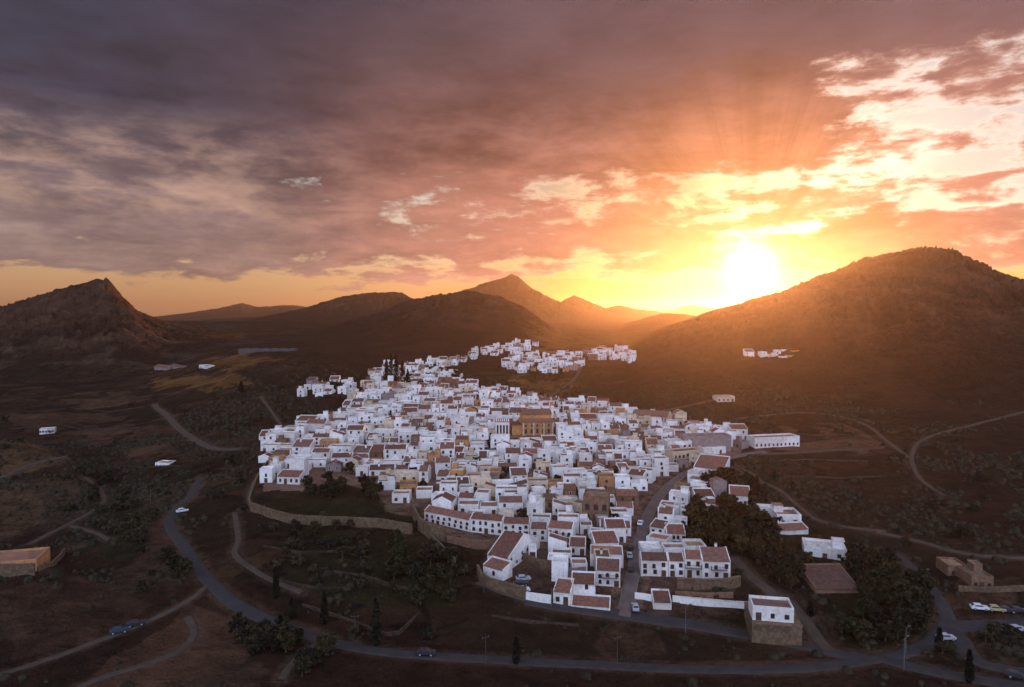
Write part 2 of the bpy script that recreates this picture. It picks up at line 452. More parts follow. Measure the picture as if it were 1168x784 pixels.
# ground: soil tint per place (what grows or lies there, plus painted relief on the hills) broken up by stones and low growth
m, b = new_mat('ground_soil')
at_ = S.nt.nodes.new('ShaderNodeAttribute'); at_.attribute_name = 'soil'
p = pos()
g1 = noise(p, 0.16, 7.0, 0.66, 0.3); g2 = noise(p, 1.3, 5.0, 0.7); g3 = noise(p, 0.022, 6.0, 0.62, 0.4); g4 = noise(p, 0.55, 4.0, 0.6)
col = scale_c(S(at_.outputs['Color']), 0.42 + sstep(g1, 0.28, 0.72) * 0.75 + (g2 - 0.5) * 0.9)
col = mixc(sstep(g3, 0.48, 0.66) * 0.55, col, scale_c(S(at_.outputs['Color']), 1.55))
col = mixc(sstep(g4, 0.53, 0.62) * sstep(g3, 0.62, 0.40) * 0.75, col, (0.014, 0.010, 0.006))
S.put(b, 'Base Color', col)
b.inputs['Roughness'].default_value = 1.0; b.inputs['Specular IOR Level'].default_value = 0.1
bump(b, g1 * 3.0 + g4 * 0.8 + noise(p, 0.045, 6.0, 0.6) * 8.0, 1.0)

def roadmat(name, c, c2):
    m, b = new_mat(name)
    p = pos()
    t = S.nt.nodes.new('ShaderNodeUVMap'); sp = S.nt.nodes.new('ShaderNodeSeparateXYZ'); S.put(sp, 0, S(t.outputs[0]))
    u = S(sp.outputs[0])
    wear = noise(p, 0.35, 6.0, 0.65)
    col = mixc(sstep(wear, 0.3, 0.7), [v * 0.75 for v in c], [v * 1.2 for v in c])
    ed = sstep(S.m('ABSOLUTE', u - 0.5) + (wear - 0.5) * 0.16, 0.38, 0.47)
    S.put(b, 'Base Color', mixc(ed, col, c2))
    b.inputs['Roughness'].default_value = 0.75
    bump(b, noise(p, 2.0, 4.0), 0.05)
roadmat('asphalt', (0.038, 0.032, 0.031), (0.062, 0.039, 0.030))
roadmat('dirt_track', (0.068, 0.046, 0.031), (0.036, 0.024, 0.016))
roadmat('street_paving', (0.12, 0.088, 0.078), (0.20, 0.15, 0.125))

# ------------------------------------------------------------------ mesh builder
class MB:
    def __init__(self): self.v = []; self.f = []; self.mi = []; self.mats = []
    def mat(self, name):
        if name not in self.mats: self.mats.append(name)
        return self.mats.index(name)
    def face(self, pts, mat):
        n = len(self.v); self.v.extend([tuple(p) for p in pts]); self.f.append(tuple(range(n, n + len(pts)))); self.mi.append(self.mat(mat))
    def mesh(self, vs, fs, mat):
        n = len(self.v); i = self.mat(mat)
        self.v.extend([tuple(p) for p in vs])
        for f in fs: self.f.append(tuple(a + n for a in f)); self.mi.append(i)
    def box(self, x0, x1, y0, y1, z0, z1, mat, bottom=True):
        v = [(x0, y0, z0), (x1, y0, z0), (x1, y1, z0), (x0, y1, z0), (x0, y0, z1), (x1, y0, z1), (x1, y1, z1), (x0, y1, z1)]
        f = [(0, 1, 5, 4), (1, 2, 6, 5), (2, 3, 7, 6), (3, 0, 4, 7), (4, 5, 6, 7)]
        if bottom: f.append((3, 2, 1, 0))
        self.mesh(v, f, mat)
    def extrude_x(self, prof, x0, x1, mat):
        """closed profile in (y, z), extruded along x"""
        n = len(prof)
        v = [(x0, a, c) for a, c in prof] + [(x1, a, c) for a, c in prof]
        f = [tuple(range(n - 1, -1, -1)), tuple(range(n, 2 * n))]
        for i in range(n):
            j = (i + 1) % n
            f.append((i, j, n + j, n + i))
        self.mesh(v, f, mat)
    def tube(self, pts, rad, mat, seg=6):
        v, f = [], []
        n = len(pts)
        for i, p in enumerate(pts):
            p = Vector(p)
            d = (Vector(pts[min(i + 1, n - 1)]) - Vector(pts[max(i - 1, 0)])).normalized()
            a = d.orthogonal().normalized(); c = d.cross(a)
            r_ = rad[i] if hasattr(rad, '__len__') else rad
            for k_ in range(seg):
                t = 2 * math.pi * k_ / seg
                v.append(p + a * (r_ * math.cos(t)) + c * (r_ * math.sin(t)))
        for i in range(n - 1):
            for k_ in range(seg):
                j = (k_ + 1) % seg
                f.append((i * seg + k_, i * seg + j, (i + 1) * seg + j, (i + 1) * seg + k_))
        f.append(tuple(range(seg - 1, -1, -1))); f.append(tuple((n - 1) * seg + k_ for k_ in range(seg)))
        self.mesh(v, f, mat)
    def add(self, other, M):
        n = len(self.v)
        self.v.extend([tuple(M @ Vector(p)) for p in other.v])
        idx = [self.mat(q) for q in other.mats]
        for f, i in zip(other.f, other.mi): self.f.append(tuple(a + n for a in f)); self.mi.append(idx[i])
    def data(self, name, smooth=False):
        me = bpy.data.meshes.new(name)
        me.from_pydata(self.v, [], self.f)
        for q in self.mats: me.materials.append(MATS[q])
        if len(self.mats) > 1: me.polygons.foreach_set('material_index', self.mi)
        if smooth: me.polygons.foreach_set('use_smooth', [True] * len(self.f))
        me.update()
        return me

def link(name, me, parent=None, M=None):
    o = bpy.data.objects.new(name, me); COL.objects.link(o)
    if parent is not None: o.parent = parent
    if M is not None: o.matrix_local = M
    return o

def root(name, loc, rz=0.0, label=None, cat=None, group=None):
    o = bpy.data.objects.new(name, None); COL.objects.link(o)
    o.location = loc; o.rotation_euler = (0, 0, rz); o.empty_display_size = 0.5
    tag(o, label, cat, group)
    return o

def tag(o, label=None, cat=None, group=None, kind=None):
    if label: o['label'] = label
    if cat: o['category'] = cat
    if group: o['group'] = group
    if kind: o['kind'] = kind
    return o

def copy_tree(o, loc, rz, sc=(1, 1, 1), parent=None):
    c = o.copy(); COL.objects.link(c); c.parent = parent
    if parent is None:
        c.location = loc; c.rotation_euler = (0, 0, rz); c.scale = sc
    for ch in o.children: copy_tree(ch, None, None, None, c)
    return c

# ------------------------------------------------------------------ roads (drawn first: the ground is levelled under them)
def smooth_line(pts, step=2.5):
    P = [at(*p) for p in pts]
    P = np.array([(p.x, p.y) for p in P])
    seg = np.concatenate([[0], np.cumsum(np.hypot(*np.diff(P, axis=0).T))])
    out_ = []
    n = len(P)
    for i in range(n - 1):
        p0, p1, p2, p3 = P[max(i - 1, 0)], P[i], P[i + 1], P[min(i + 2, n - 1)]
        L = max(2, int((seg[i + 1] - seg[i]) / step))
        for t in np.arange(L) / L:
            out_.append(0.5 * ((2 * p1) + (-p0 + p2) * t + (2 * p0 - 5 * p1 + 4 * p2 - p3) * t * t + (-p0 + 3 * p1 - 3 * p2 + p3) * t ** 3))
    out_.append(P[-1])
    return np.array(out_)

ROADS = []
def road(pts, w, mat, name='road', lift=0.12):
    ROADS.append((smooth_line(pts), w, mat, name, lift))

road([(228, 546), (218, 565), (204, 577), (194, 590), (196, 604), (209, 622), (221, 640), (240, 664), (262, 684), (290, 700), (320, 713), (352, 724), (390, 735),
      (430, 742), (480, 747), (530, 750), (600, 754), (680, 758), (760, 762), (850, 763), (920, 761), (965, 756), (1000, 751), (1031, 745), (1055, 735), (1071, 720), (1081, 704),
      (1071, 685), (1055, 664), (1039, 647), (1020, 632)], 4.1, 'asphalt')
road([(176, 461), (181, 467), (192, 475), (205, 489), (225, 503), (248, 512), (275, 512)], 4.5, 'dirt_track', 'valley_road', 0.13)
road([(600, 684), (630, 689), (660, 694), (690, 698), (720, 702), (760, 708), (800, 714), (840, 722), (880, 729), (925, 738), (960, 746), (990, 750)], 4.6, 'asphalt', 'upper_road', 0.16)
road([(712, 704), (716, 684), (721, 658), (727, 630), (733, 605), (742, 582), (757, 560), (778, 542), (806, 529), (835, 521), (872, 515)], 4.4, 'street_paving', 'steep_street', 0.20)
road([(1010, 752), (1040, 760), (1071, 767), (1124, 776), (1185, 786)], 4.6, 'asphalt', 'road', 0.15)
road([(1082, 713), (1100, 714), (1124, 713), (1185, 711)], 5.0, 'asphalt', 'road', 0.15)
road([(1084, 716), (1096, 728), (1104, 744), (1124, 758), (1185, 768)], 4.5, 'asphalt', 'road', 0.18)
road([(838, 636), (849, 650), (864, 663), (880, 676), (905, 692), (922, 712), (932, 728), (945, 742)], 4.0, 'dirt_track', 'lane', 0.2)
for t_ in ([(-20, 552), (5, 543), (30, 532), (58, 524), (76, 521)],
           [(30, 622), (62, 606), (90, 592), (110, 580), (119, 570), (112, 556), (98, 545)],
           [(82, 600), (110, 608), (125, 616)],
           [(-15, 774), (30, 760), (75, 745), (120, 728), (165, 710), (195, 696), (222, 680), (236, 668)],
           [(60, 800), (110, 775), (165, 758), (205, 742), (222, 722), (214, 704)],
           [(320, 776), (338, 752), (366, 733), (384, 737)],
           [(304, 530), (291, 548), (284, 568), (290, 583)],
           [(268, 585), (272, 615), (268, 632), (290, 650), (318, 665), (345, 676)],
           [(298, 452), (306, 464), (316, 478), (326, 492)],
           [(740, 471), (765, 467), (790, 462), (812, 457), (838, 455)],
           [(838, 478), (872, 474), (910, 471), (945, 473), (975, 480), (995, 489), (1010, 502), (1038, 523)],
           [(1180, 467), (1140, 477), (1105, 486), (1070, 495), (1050, 503), (1042, 513), (1040, 526), (1048, 544), (1062, 556), (1078, 566)],
           [(858, 518), (900, 517), (945, 514), (985, 512)],
           [(835, 532), (865, 548), (890, 560), (912, 578), (930, 592), (965, 601), (1010, 606)],
           [(1000, 607), (1050, 618), (1085, 628), (1120, 634), (1180, 637)],
           [(662, 420), (655, 432), (640, 444), (626, 452)],
           [(545, 664), (570, 674), (602, 684)]):
    road(t_, 2.2, 'dirt_track', 'dirt_track', 0.14)

RP = np.concatenate([r_[0] for r_ in ROADS]); RW = np.concatenate([np.full(len(r_[0]), r_[1] * 0.5) for r_ in ROADS])
def road_gap(x, y):
    """metres from the edge of the nearest road"""
    x = np.asarray(x, float).ravel(); y = np.asarray(y, float).ravel()
    res = np.full(x.shape, 999.0)
    near = np.where((np.abs(x) < 700) & (y > 80) & (y < 900))[0]
    for i in range(0, len(near), 20000):
        j = near[i:i + 20000]
        d = np.sqrt((x[j, None] - RP[None, :, 0]) ** 2 + (y[j, None] - RP[None, :, 1]) ** 2) - RW[None, :]
        res[j] = d.min(1)
    return res

TOWN = [(300, 562), (304, 528), (300, 498), (322, 486), (352, 480), (384, 474), (398, 458), (412, 446), (418, 430), (440, 418), (478, 416), (520, 425), (536, 440), (560, 446),
        (584, 455), (612, 452), (642, 462), (668, 455), (700, 462), (730, 470), (752, 474), (800, 486), (846, 496), (846, 516), (822, 526), (835, 545), (800, 560), (775, 568), (768, 600), (784, 628),
        (840, 640), (842, 668), (782, 668), (770, 702), (728, 702), (690, 699), (630, 692), (600, 684), (548, 664), (560, 640), (588, 630), (540, 625), (490, 606), (472, 590), (440, 584), (430, 562), (380, 548), (345, 560)]
TOWN_BUILD = [(302, 556), (306, 528), (300, 500), (322, 489), (352, 482), (384, 476), (398, 460), (412, 448), (418, 432), (440, 420), (478, 418), (520, 427), (536, 441), (560, 447),
        (584, 457), (612, 455), (642, 463), (668, 458), (700, 464), (730, 471), (752, 476), (800, 488), (846, 498), (842, 512), (812, 524), (786, 538), (768, 552), (752, 575), (742, 600), (735, 628), (728, 650),
        (690, 650), (660, 615), (620, 604), (560, 600), (500, 582), (470, 566), (440, 560), (425, 545), (380, 540), (345, 545)]

# ------------------------------------------------------------------ the ground, one sheet to the horizon
az = np.concatenate([np.linspace(-180, -50, 60)[:-1], np.linspace(-50, -41, 40)[:-1], np.linspace(-41, 41, 760)[:-1], np.linspace(41, 50, 40)[:-1], np.linspace(50, 180, 60)[:-1]])
rad = np.concatenate([[2.0, 20, 45, 70], np.geomspace(90, 1500, 620), np.geomspace(1520, 13000, 110)])
NA, NR = len(az), len(rad)
A_, R_ = np.meshgrid(np.radians(az), rad, indexing='ij')
GX, GY = (R_ * np.sin(A_)).ravel(), (R_ * np.cos(A_)).ravel()
Z0, TW = zs(GX, GY, True)
BZ = base_z(GX, GY)
rise = np.clip(Z0 - BZ, 0, 400)
gap = road_gap(GX, GY)
fx = np.where(GY > 30, GY, 30.0)
f_ = fx * math.cos(PITCH) - (Z0 - CAMZ) * math.sin(PITCH)
VPX = CX + FOC * GX / f_; VPY = CY - FOC * (fx * math.sin(PITCH) + (Z0 - CAMZ) * math.cos(PITCH)) / f_
wob = (fbm(GX / 9.0, GY / 9.0, 31, 3) - 0.5)
wob2 = fbm(GX / 30.0 + 9, GY / 30.0, 33, 4) - 0.5
WPX, WPY = VPX + wob * 20 + wob2 * 55, VPY + wob * 8 + wob2 * 24
in_town = inpoly(VPX, VPY, TOWN) & (GY > 100) & (GY < 900)
rough = ss(gap, 0.5, 9.0) * np.where(in_town, 0.0, 1.0)
rdg = fbm(GX / 95.0 + wob, GY / 95.0, 41, 6, 0.55, True)
rdg2 = fbm(GX / 420.0, GY / 420.0, 47, 6, 0.55, True)
fine = fbm(GX / 16.0, GY / 16.0, 51, 4, 0.55)
dist_k = np.clip(GY / 900.0, 0, 6)
dz_ = (rdg - 0.60) * rise * 0.85 * (1.0 / (1 + dist_k * 0.5)) + (rdg2 - 0.60) * np.clip(rise - 20, 0, 400) * 0.36 * np.clip(dist_k - 0.3, 0, 1)
dz_ = dz_ * (0.30 + 0.70 * ss(TW, 0.0, 0.14))
crag = fbm(GX / 30.0 + wob, GY / 30.0 + 4.0, 141, 5, 0.58, True)
strata = fbm(GX / 160.0, (Z0 + wob * 6) / 7.0, 151, 3)
dz_ = dz_ + (crag - 0.60) * np.clip(rise - 6, 0, 55) * 0.22 * (0.25 + 0.75 * ss(TW, 0.0, 0.2)) * (1 + np.clip(GY / 1500.0, 0, 2))
dz_ = dz_ + (fine - 0.5) * (1.4 + np.clip(rise, 0, 40) * 0.06)
bank = (fbm(GX / 26.0, GY / 26.0, 61, 4) - 0.5) * 3.0 * ss(GY, 120, 160)
Z = Z0 + (dz_ + bank) * rough * ss(GY, 30, 80) - 0.15 * (1 - ss(gap, 0.3, 1.5)) - np.where(GY < 60, 0, 0)
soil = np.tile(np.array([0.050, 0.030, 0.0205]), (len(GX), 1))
def tint(mask, c, k=1.0):
    mask = np.asarray(mask, float)[:, None] * k
    soil[:] = soil * (1 - mask) + np.array(c) * mask
big = fbm(GX / 60.0, GY / 60.0, 91, 4)
tint(ss(big, 0.5, 0.62), (0.042, 0.034, 0.020), 0.7)
tint(ss(rise, 8, 40) * (GX < 0), (0.058, 0.042, 0.038), 0.8)
tint(ss(rise, 8, 40) * (GX > 60), (0.088, 0.044, 0.030), 0.8)
tint(ss(rise, 30, 90) * ss(rdg, 0.70, 0.85), (0.105, 0.072, 0.058), 0.65)  # rock outcrops on the crests, lightened as painted relief
tint(ss(rise, 8, 40) * ss(rdg, 0.60, 0.48), (0.028, 0.021, 0.013), 0.75)  # gullies darkened in the soil colour, shade painted between the ridges
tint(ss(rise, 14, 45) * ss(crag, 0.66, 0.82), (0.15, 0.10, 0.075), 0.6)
tint(ss(rise, 14, 45) * ss(crag, 0.55, 0.42), (0.020, 0.016, 0.010), 0.7)  # hollows of the crags darkened as well, painted shade
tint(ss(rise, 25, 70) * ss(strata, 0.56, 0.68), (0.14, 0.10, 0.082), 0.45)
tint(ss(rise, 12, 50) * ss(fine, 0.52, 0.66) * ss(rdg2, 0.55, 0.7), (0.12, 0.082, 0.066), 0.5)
pale = fbm(GX / 34.0 + 3, GY / 34.0 + 8, 171, 5, 0.6)
tint(ss(pale, 0.54, 0.64) * (rise < 45) * ss(VPX, 420, 200) * (GY > 90), (0.125, 0.098, 0.078), 0.6)
tint(ss(pale, 0.55, 0.65) * (GY < 175) * (GY > 90), (0.115, 0.086, 0.066), 0.55)
FIELDS = [([(158, 440), (170, 431), (208, 425), (268, 424), (276, 431), (222, 441)], (0.20, 0.12, 0.045)), ([(232, 416), (248, 408), (296, 404), (326, 410), (296, 420), (250, 421)], (0.22, 0.13, 0.045)),
          ([(588, 436), (612, 431), (650, 431), (655, 437), (634, 442), (596, 442)], (0.24, 0.15, 0.06)), ([(604, 447), (640, 447), (632, 453), (604, 453)], (0.27, 0.15, 0.06)),
          ([(70, 455), (130, 450), (168, 452), (120, 462), (75, 464)], (0.13, 0.09, 0.065)), ([(20, 475), (110, 470), (150, 476), (90, 486), (20, 488)], (0.11, 0.075, 0.055)),
          ([(145, 515), (190, 506), (215, 518), (180, 528), (150, 526)], (0.12, 0.08, 0.06)), ([(100, 490), (200, 486), (215, 494), (150, 500), (95, 499)], (0.10, 0.07, 0.055)),
          ([(470, 440), (500, 436), (520, 445), (505, 452), (478, 450)], (0.16, 0.11, 0.04)),
          ([(140, 605), (185, 588), (200, 625), (175, 650), (150, 640)], (0.10, 0.064, 0.048)),
          ([(0, 505), (50, 505), (90, 530), (40, 545), (0, 545)], (0.13, 0.095, 0.06)), ([(0, 560), (45, 560), (60, 600), (20, 612), (0, 612)], (0.13, 0.095, 0.06)),
          ([(165, 735), (215, 690), (262, 700), (300, 730), (270, 770), (180, 790), (90, 790)], (0.105, 0.068, 0.050)),
          ([(0, 672), (90, 655), (170, 690), (120, 725), (0, 750)], (0.082, 0.052, 0.039)),
          ([(900, 492), (970, 488), (1000, 500), (960, 510), (880, 512)], (0.16, 0.105, 0.08)),
          ([(1095, 665), (1168, 660), (1168, 705), (1098, 700)], (0.11, 0.072, 0.054)),
          ([(680, 706), (740, 716), (760, 748), (690, 750), (670, 735)], (0.095, 0.062, 0.046))]
def cells(x, y, seed):
    ix, iy = np.floor(x), np.floor(y); f1 = np.full(x.shape, 9.0); f2 = np.full(x.shape, 9.0); cid = np.zeros(x.shape)
    for ox in (-1, 0, 1):
        for oy in (-1, 0, 1):
            a_, b_ = ix + ox, iy + oy
            d = np.maximum(np.abs(a_ + hash2(a_, b_, seed) - x), np.abs(b_ + hash2(a_, b_, seed + 1) - y))
            n_ = d < f1
            f2 = np.where(n_, f1, np.minimum(f2, d)); cid = np.where(n_, hash2(a_, b_, seed + 2), cid); f1 = np.where(n_, d, f1)
    return f2 - f1, cid
cw = fbm(GX / 50.0, GY / 50.0, 201, 3) - 0.5
cr_ = 0.35
ce, cid = cells((GX * math.cos(cr_) + GY * math.sin(cr_) + cw * 40) / 30.0, (-GX * math.sin(cr_) + GY * math.cos(cr_) + cw * 30) / 15.0, 301)
plots = (GY > 100) & (rise < 14) & ~in_town & (inpoly(WPX, WPY, [(-20, 425), (230, 415), (330, 400), (330, 420), (240, 450), (300, 500), (290, 560), (210, 560), (120, 550), (-20, 560)])
        | inpoly(WPX, WPY, [(280, 590), (470, 605), (545, 650), (530, 720), (330, 700), (255, 650)]) | inpoly(WPX, WPY, [(860, 485), (1030, 485), (1040, 520), (900, 560), (850, 530)]) | inpoly(WPX, WPY, [(470, 425), (680, 415), (740, 455), (560, 452)]))
PC = ((0.074, 0.046, 0.031), (0.034, 0.029, 0.016), (0.10, 0.064, 0.036), (0.050, 0.034, 0.022), (0.088, 0.054, 0.040), (0.030, 0.031, 0.015))
for i_, c in enumerate(PC): tint(plots & (cid * 6 >= i_) & (cid * 6 < i_ + 1.0001), c, 0.75)
tint(plots * (1 - ss(ce, 0.04, 0.13)), (0.016, 0.014, 0.008), 0.85)
for poly, c in FIELDS: tint(inpoly(WPX, WPY, poly) & (GY > 100), np.array(c) * 1.25, 0.7)
GREENS = [[(310, 565), (430, 572), (470, 592), (440, 598), (330, 588), (292, 578)], [(110, 545), (150, 560), (175, 610), (160, 650), (120, 640), (95, 600)], [(390, 615), (540, 640), (520, 690), (430, 690), (300, 660)],
          [(770, 684), (858, 692), (856, 718), (768, 706)], [(320, 745), (370, 733), (380, 745), (335, 775)], [(300, 470), (370, 468), (390, 480), (320, 488), (300, 482)], [(445, 455), (500, 425), (560, 425), (530, 440), (480, 452)],
          [(940, 650), (1050, 640), (1060, 700), (1010, 740), (950, 735)], [(340, 600), (470, 615), (500, 650), (380, 650), (300, 620)]]
for poly in GREENS: tint(inpoly(WPX, WPY, poly) & (GY > 100), (0.040, 0.040, 0.020), 0.85)
tint(in_town, (0.26, 0.195, 0.15), 0.95)
tint(inpoly(WPX, WPY, [(735, 600), (768, 600), (784, 628), (840, 640), (842, 700), (728, 702)]) & (GY > 100), (0.12, 0.085, 0.065), 0.9)
tint(inpoly(WPX, WPY, [(548, 664), (560, 625), (640, 628), (700, 640), (690, 699), (600, 684)]) & (GY > 100), (0.12, 0.088, 0.068), 0.9)
tint(1 - ss(gap, 0.4, 2.2), (0.15, 0.11, 0.09), 0.6)
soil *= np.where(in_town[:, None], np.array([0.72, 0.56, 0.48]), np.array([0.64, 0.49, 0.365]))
gm = bpy.data.meshes.new('ground')
gv = np.stack([GX, GY, Z], 1)
ii, jj = np.meshgrid(np.arange(NA), np.arange(NR - 1), indexing='ij')
i2 = (ii + 1) % NA
quads = np.stack([ii * NR + jj, ii * NR + jj + 1, i2 * NR + jj + 1, i2 * NR + jj], -1).reshape(-1, 4)
def np_mesh(me, verts, faces):
    me.vertices.add(len(verts)); me.vertices.foreach_set('co', np.asarray(verts, np.float32).ravel())
    k_ = faces.shape[1]
    me.loops.add(faces.size); me.loops.foreach_set('vertex_index', faces.astype(np.int32).ravel())
    me.polygons.add(len(faces)); me.polygons.foreach_set('loop_start', np.arange(0, faces.size, k_, dtype=np.int32))
    me.update(calc_edges=True)
np_mesh(gm, gv, quads[:, ::-1] if False else quads)
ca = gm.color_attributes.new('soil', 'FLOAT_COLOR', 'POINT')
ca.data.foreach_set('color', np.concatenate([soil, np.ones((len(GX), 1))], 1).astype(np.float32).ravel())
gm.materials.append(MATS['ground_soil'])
gm.polygons.foreach_set('use_smooth', [True] * len(gm.polygons))
go = tag(link('ground', gm), kind='structure')
cap = MB(); cap.mesh([(2.2 * math.sin(math.radians(a)), 2.2 * math.cos(math.radians(a)), -0.3) for a in range(0, 360, 20)], [tuple(range(18))], 'ground_soil')
# mesh heights on the fan grid, for things that stand on rough ground
ZG = Z.reshape(NA, NR)
def zmesh(x, y):
    x = np.asarray(x, float); y = np.asarray(y, float)
    a = np.degrees(np.arctan2(x, y)); r_ = np.hypot(x, y)
    fa = np.interp(a, az, np.arange(NA)); fr = np.interp(r_, rad, np.arange(NR))
    ia = np.clip(fa.astype(int), 0, NA - 2); ir = np.clip(fr.astype(int), 0, NR - 2)
    ta, tr = fa - ia, fr - ir
    return (ZG[ia, ir] * (1 - ta) + ZG[ia + 1, ir] * ta) * (1 - tr) + (ZG[ia, ir + 1] * (1 - ta) + ZG[ia + 1, ir + 1] * ta) * tr
def zg(x, y): return float(zmesh(np.array([x]), np.array([y]))[0])
def gat(px, py):
    p = at(px, py)
    return Vector((p.x, p.y, zg(p.x, p.y)))

for line, w, mat, name, lift in ROADS:
    tn = np.gradient(line, axis=0); tn /= np.maximum(np.hypot(tn[:, 0], tn[:, 1])[:, None], 1e-6)
    nn = np.stack([-tn[:, 1], tn[:, 0]], 1)
    lat = np.linspace(-0.5, 0.5, 7)
    wv = w * (1 + 0.10 * (fbm(line[:, 0] / 8.0, line[:, 1] / 8.0, 17, 3) - 0.5))
    P = line[:, None, :] + nn[:, None, :] * (lat[None, :, None] * wv[:, None, None])
    zc = zs(P[..., 0], P[..., 1])
    zc = np.maximum(zc, zmesh(P[..., 0], P[..., 1])) + lift
    zc[:, 0] -= lift + 0.25; zc[:, -1] -= lift + 0.25
    V = np.concatenate([P, zc[..., None]], -1).reshape(-1, 3)
    n_ = len(line)
    a_, b_ = np.meshgrid(np.arange(n_ - 1), np.arange(6), indexing='ij')
    F = np.stack([a_ * 7 + b_, a_ * 7 + b_ + 1, (a_ + 1) * 7 + b_ + 1, (a_ + 1) * 7 + b_], -1).reshape(-1, 4)[:, ::-1]
    me = bpy.data.meshes.new(name); np_mesh(me, V, F)
    uv = me.uv_layers.new(name='UVMap')
    vi = F.ravel(); uvs = np.stack([(vi % 7) / 6.0, (vi // 7) * 0.1], 1)
    uv.data.foreach_set('uv', uvs.astype(np.float32).ravel())
    me.materials.append(MATS[mat])
    me.polygons.foreach_set('use_smooth', [True] * len(me.polygons))
    tag(link(name, me), kind='structure')

# ------------------------------------------------------------------ the air
hz_m = bpy.data.materials.new('haze_air'); hz_m.use_nodes = True
S.nt = hz_m.node_tree; S.nt.nodes.clear()
o_ = S.nt.nodes.new('ShaderNodeOutputMaterial'); pv = S.nt.nodes.new('ShaderNodeVolumePrincipled')
pv.inputs['Color'].default_value = (0.95, 0.80, 0.68, 1); pv.inputs['Density'].default_value = 5.0e-5
pv.inputs['Anisotropy'].default_value = 0.83
S.nt.links.new(pv.outputs[0], o_.inputs['Volume'])
MATS['haze_air'] = hz_m
hb = MB(); hb.box(-13600, 13600, -13600, 13600, float(Z.min()) - 1.0, max(float(Z.max()), CAMZ) + 25.0, 'haze_air')
tag(link('haze', hb.data('haze')), kind='stuff')

# ------------------------------------------------------------------ houses
def window_mb(arch):
    mb = MB()
    if arch:
        prof = [(-0.5, 0), (0.5, 0), (0.5, 0.68)] + [(0.5 * math.cos(t), 0.68 + 0.32 * math.sin(t)) for t in (0.6, 1.1, 1.571, 2.04, 2.54)] + [(-0.5, 0.68)]
    else:
        prof = [(-0.5, 0), (0.5, 0), (0.5, 1), (-0.5, 1)]
    n = len(prof)
    inner = [(x * 0.80, 0.5 + (z - 0.5) * 0.88) for x, z in prof]
    v = [(x, -0.05, z) for x, z in prof] + [(x, -0.05, z) for x, z in inner] + [(x, 0.05, z) for x, z in prof] + [(x, -0.012, z) for x, z in inner]
    f = []
    for i in range(n):
        j = (i + 1) % n
        f += [(i, j, n + j, n + i), (i, 2 * n + i, 2 * n + j, j), (n + i, n + j, 3 * n + j, 3 * n + i)]
    return mb, v, f, inner
def window_parts(arch, frame_mat):
    mb, v, f, inner = window_mb(arch)
    mb.mesh(v, f, frame_mat)
    p = MB(); p.face([(x, -0.013, z) for x, z in inner], 'dark_pane')
    return mb, p
WIN = {}
for a_ in (0, 1):
    for fm in ('window_frame', 'white_plaster', 'terrace_stone'):
        fr, pn = window_parts(a_, fm)
        both = MB(); both.add(fr, Matrix()); both.add(pn, Matrix())
        WIN[(a_, fm)] = (fr.data('window_frame_mesh'), pn.data('pane_mesh'), both.data('window_mesh'), both)
dmb = MB(); dmb.box(-0.5, 0.5, -0.03, 0.04, 0, 1, 'door_wood')
dmb.box(-0.58, -0.5, -0.06, 0.04, 0, 1.05, 'terrace_stone'); dmb.box(0.5, 0.58, -0.06, 0.04, 0, 1.05, 'terrace_stone'); dmb.box(-0.5, 0.5, -0.06, 0.04, 1.0, 1.05, 'terrace_stone')
DOOR_ME = dmb.data('door_mesh')
bmb = MB(); bmb.box(-1.0, 1.0, -0.9, 0.0, -0.12, 0.0, 'grey_stone')
for i in range(11): bmb.box(-0.98 + i * 0.19, -0.95 + i * 0.19, -0.88, -0.85, 0.0, 0.95, 'iron')
for i in (0, 1):
    for j in range(5): bmb.box(-0.98 + i * 1.93, -0.95 + i * 1.93, -0.68 + j * 0.17, -0.65 + j * 0.17, 0.0, 0.95, 'iron')
bmb.box(-1.0, 1.0, -0.89, -0.84, 0.95, 1.0, 'iron'); bmb.box(-1.0, -0.94, -0.84, 0.0, 0.95, 1.0, 'iron'); bmb.box(0.94, 1.0, -0.84, 0.0, 0.95, 1.0, 'iron')
BALC_ME = bmb.data('balcony_mesh')

FOOT = []     # footprints already taken (corner polygons, world)
def corners(cx, cy_, rz, x0, x1, y0, y1):
    c, s = math.cos(rz), math.sin(rz)
    return [(cx + x * c - y * s, cy_ + x * s + y * c) for x, y in ((x0, y0), (x1, y0), (x1, y1), (x0, y1))]
def sat_hit(A, B, m=0.0):
    for P in (A, B):
        for i in range(4):
            ex, ey = P[(i + 1) % 4][0] - P[i][0], P[(i + 1) % 4][1] - P[i][1]
            L = math.hypot(ex, ey) or 1; nx, ny = -ey / L, ex / L
            a = [p[0] * nx + p[1] * ny for p in A]; b = [p[0] * nx + p[1] * ny for p in B]
            if max(a) - m < min(b) or max(b) - m < min(a): return False
    return True
def free(C, m=0.15):
    mx_ = sum(p[0] for p in C) / 4; my_ = sum(p[1] for p in C) / 4
    for F, fx_, fy_ in FOOT:
        if abs(fx_ - mx_) < 60 and abs(fy_ - my_) < 60 and sat_hit(C, F, m): return False
    return True
def take(C): FOOT.append((C, sum(p[0] for p in C) / 4, sum(p[1] for p in C) / 4))

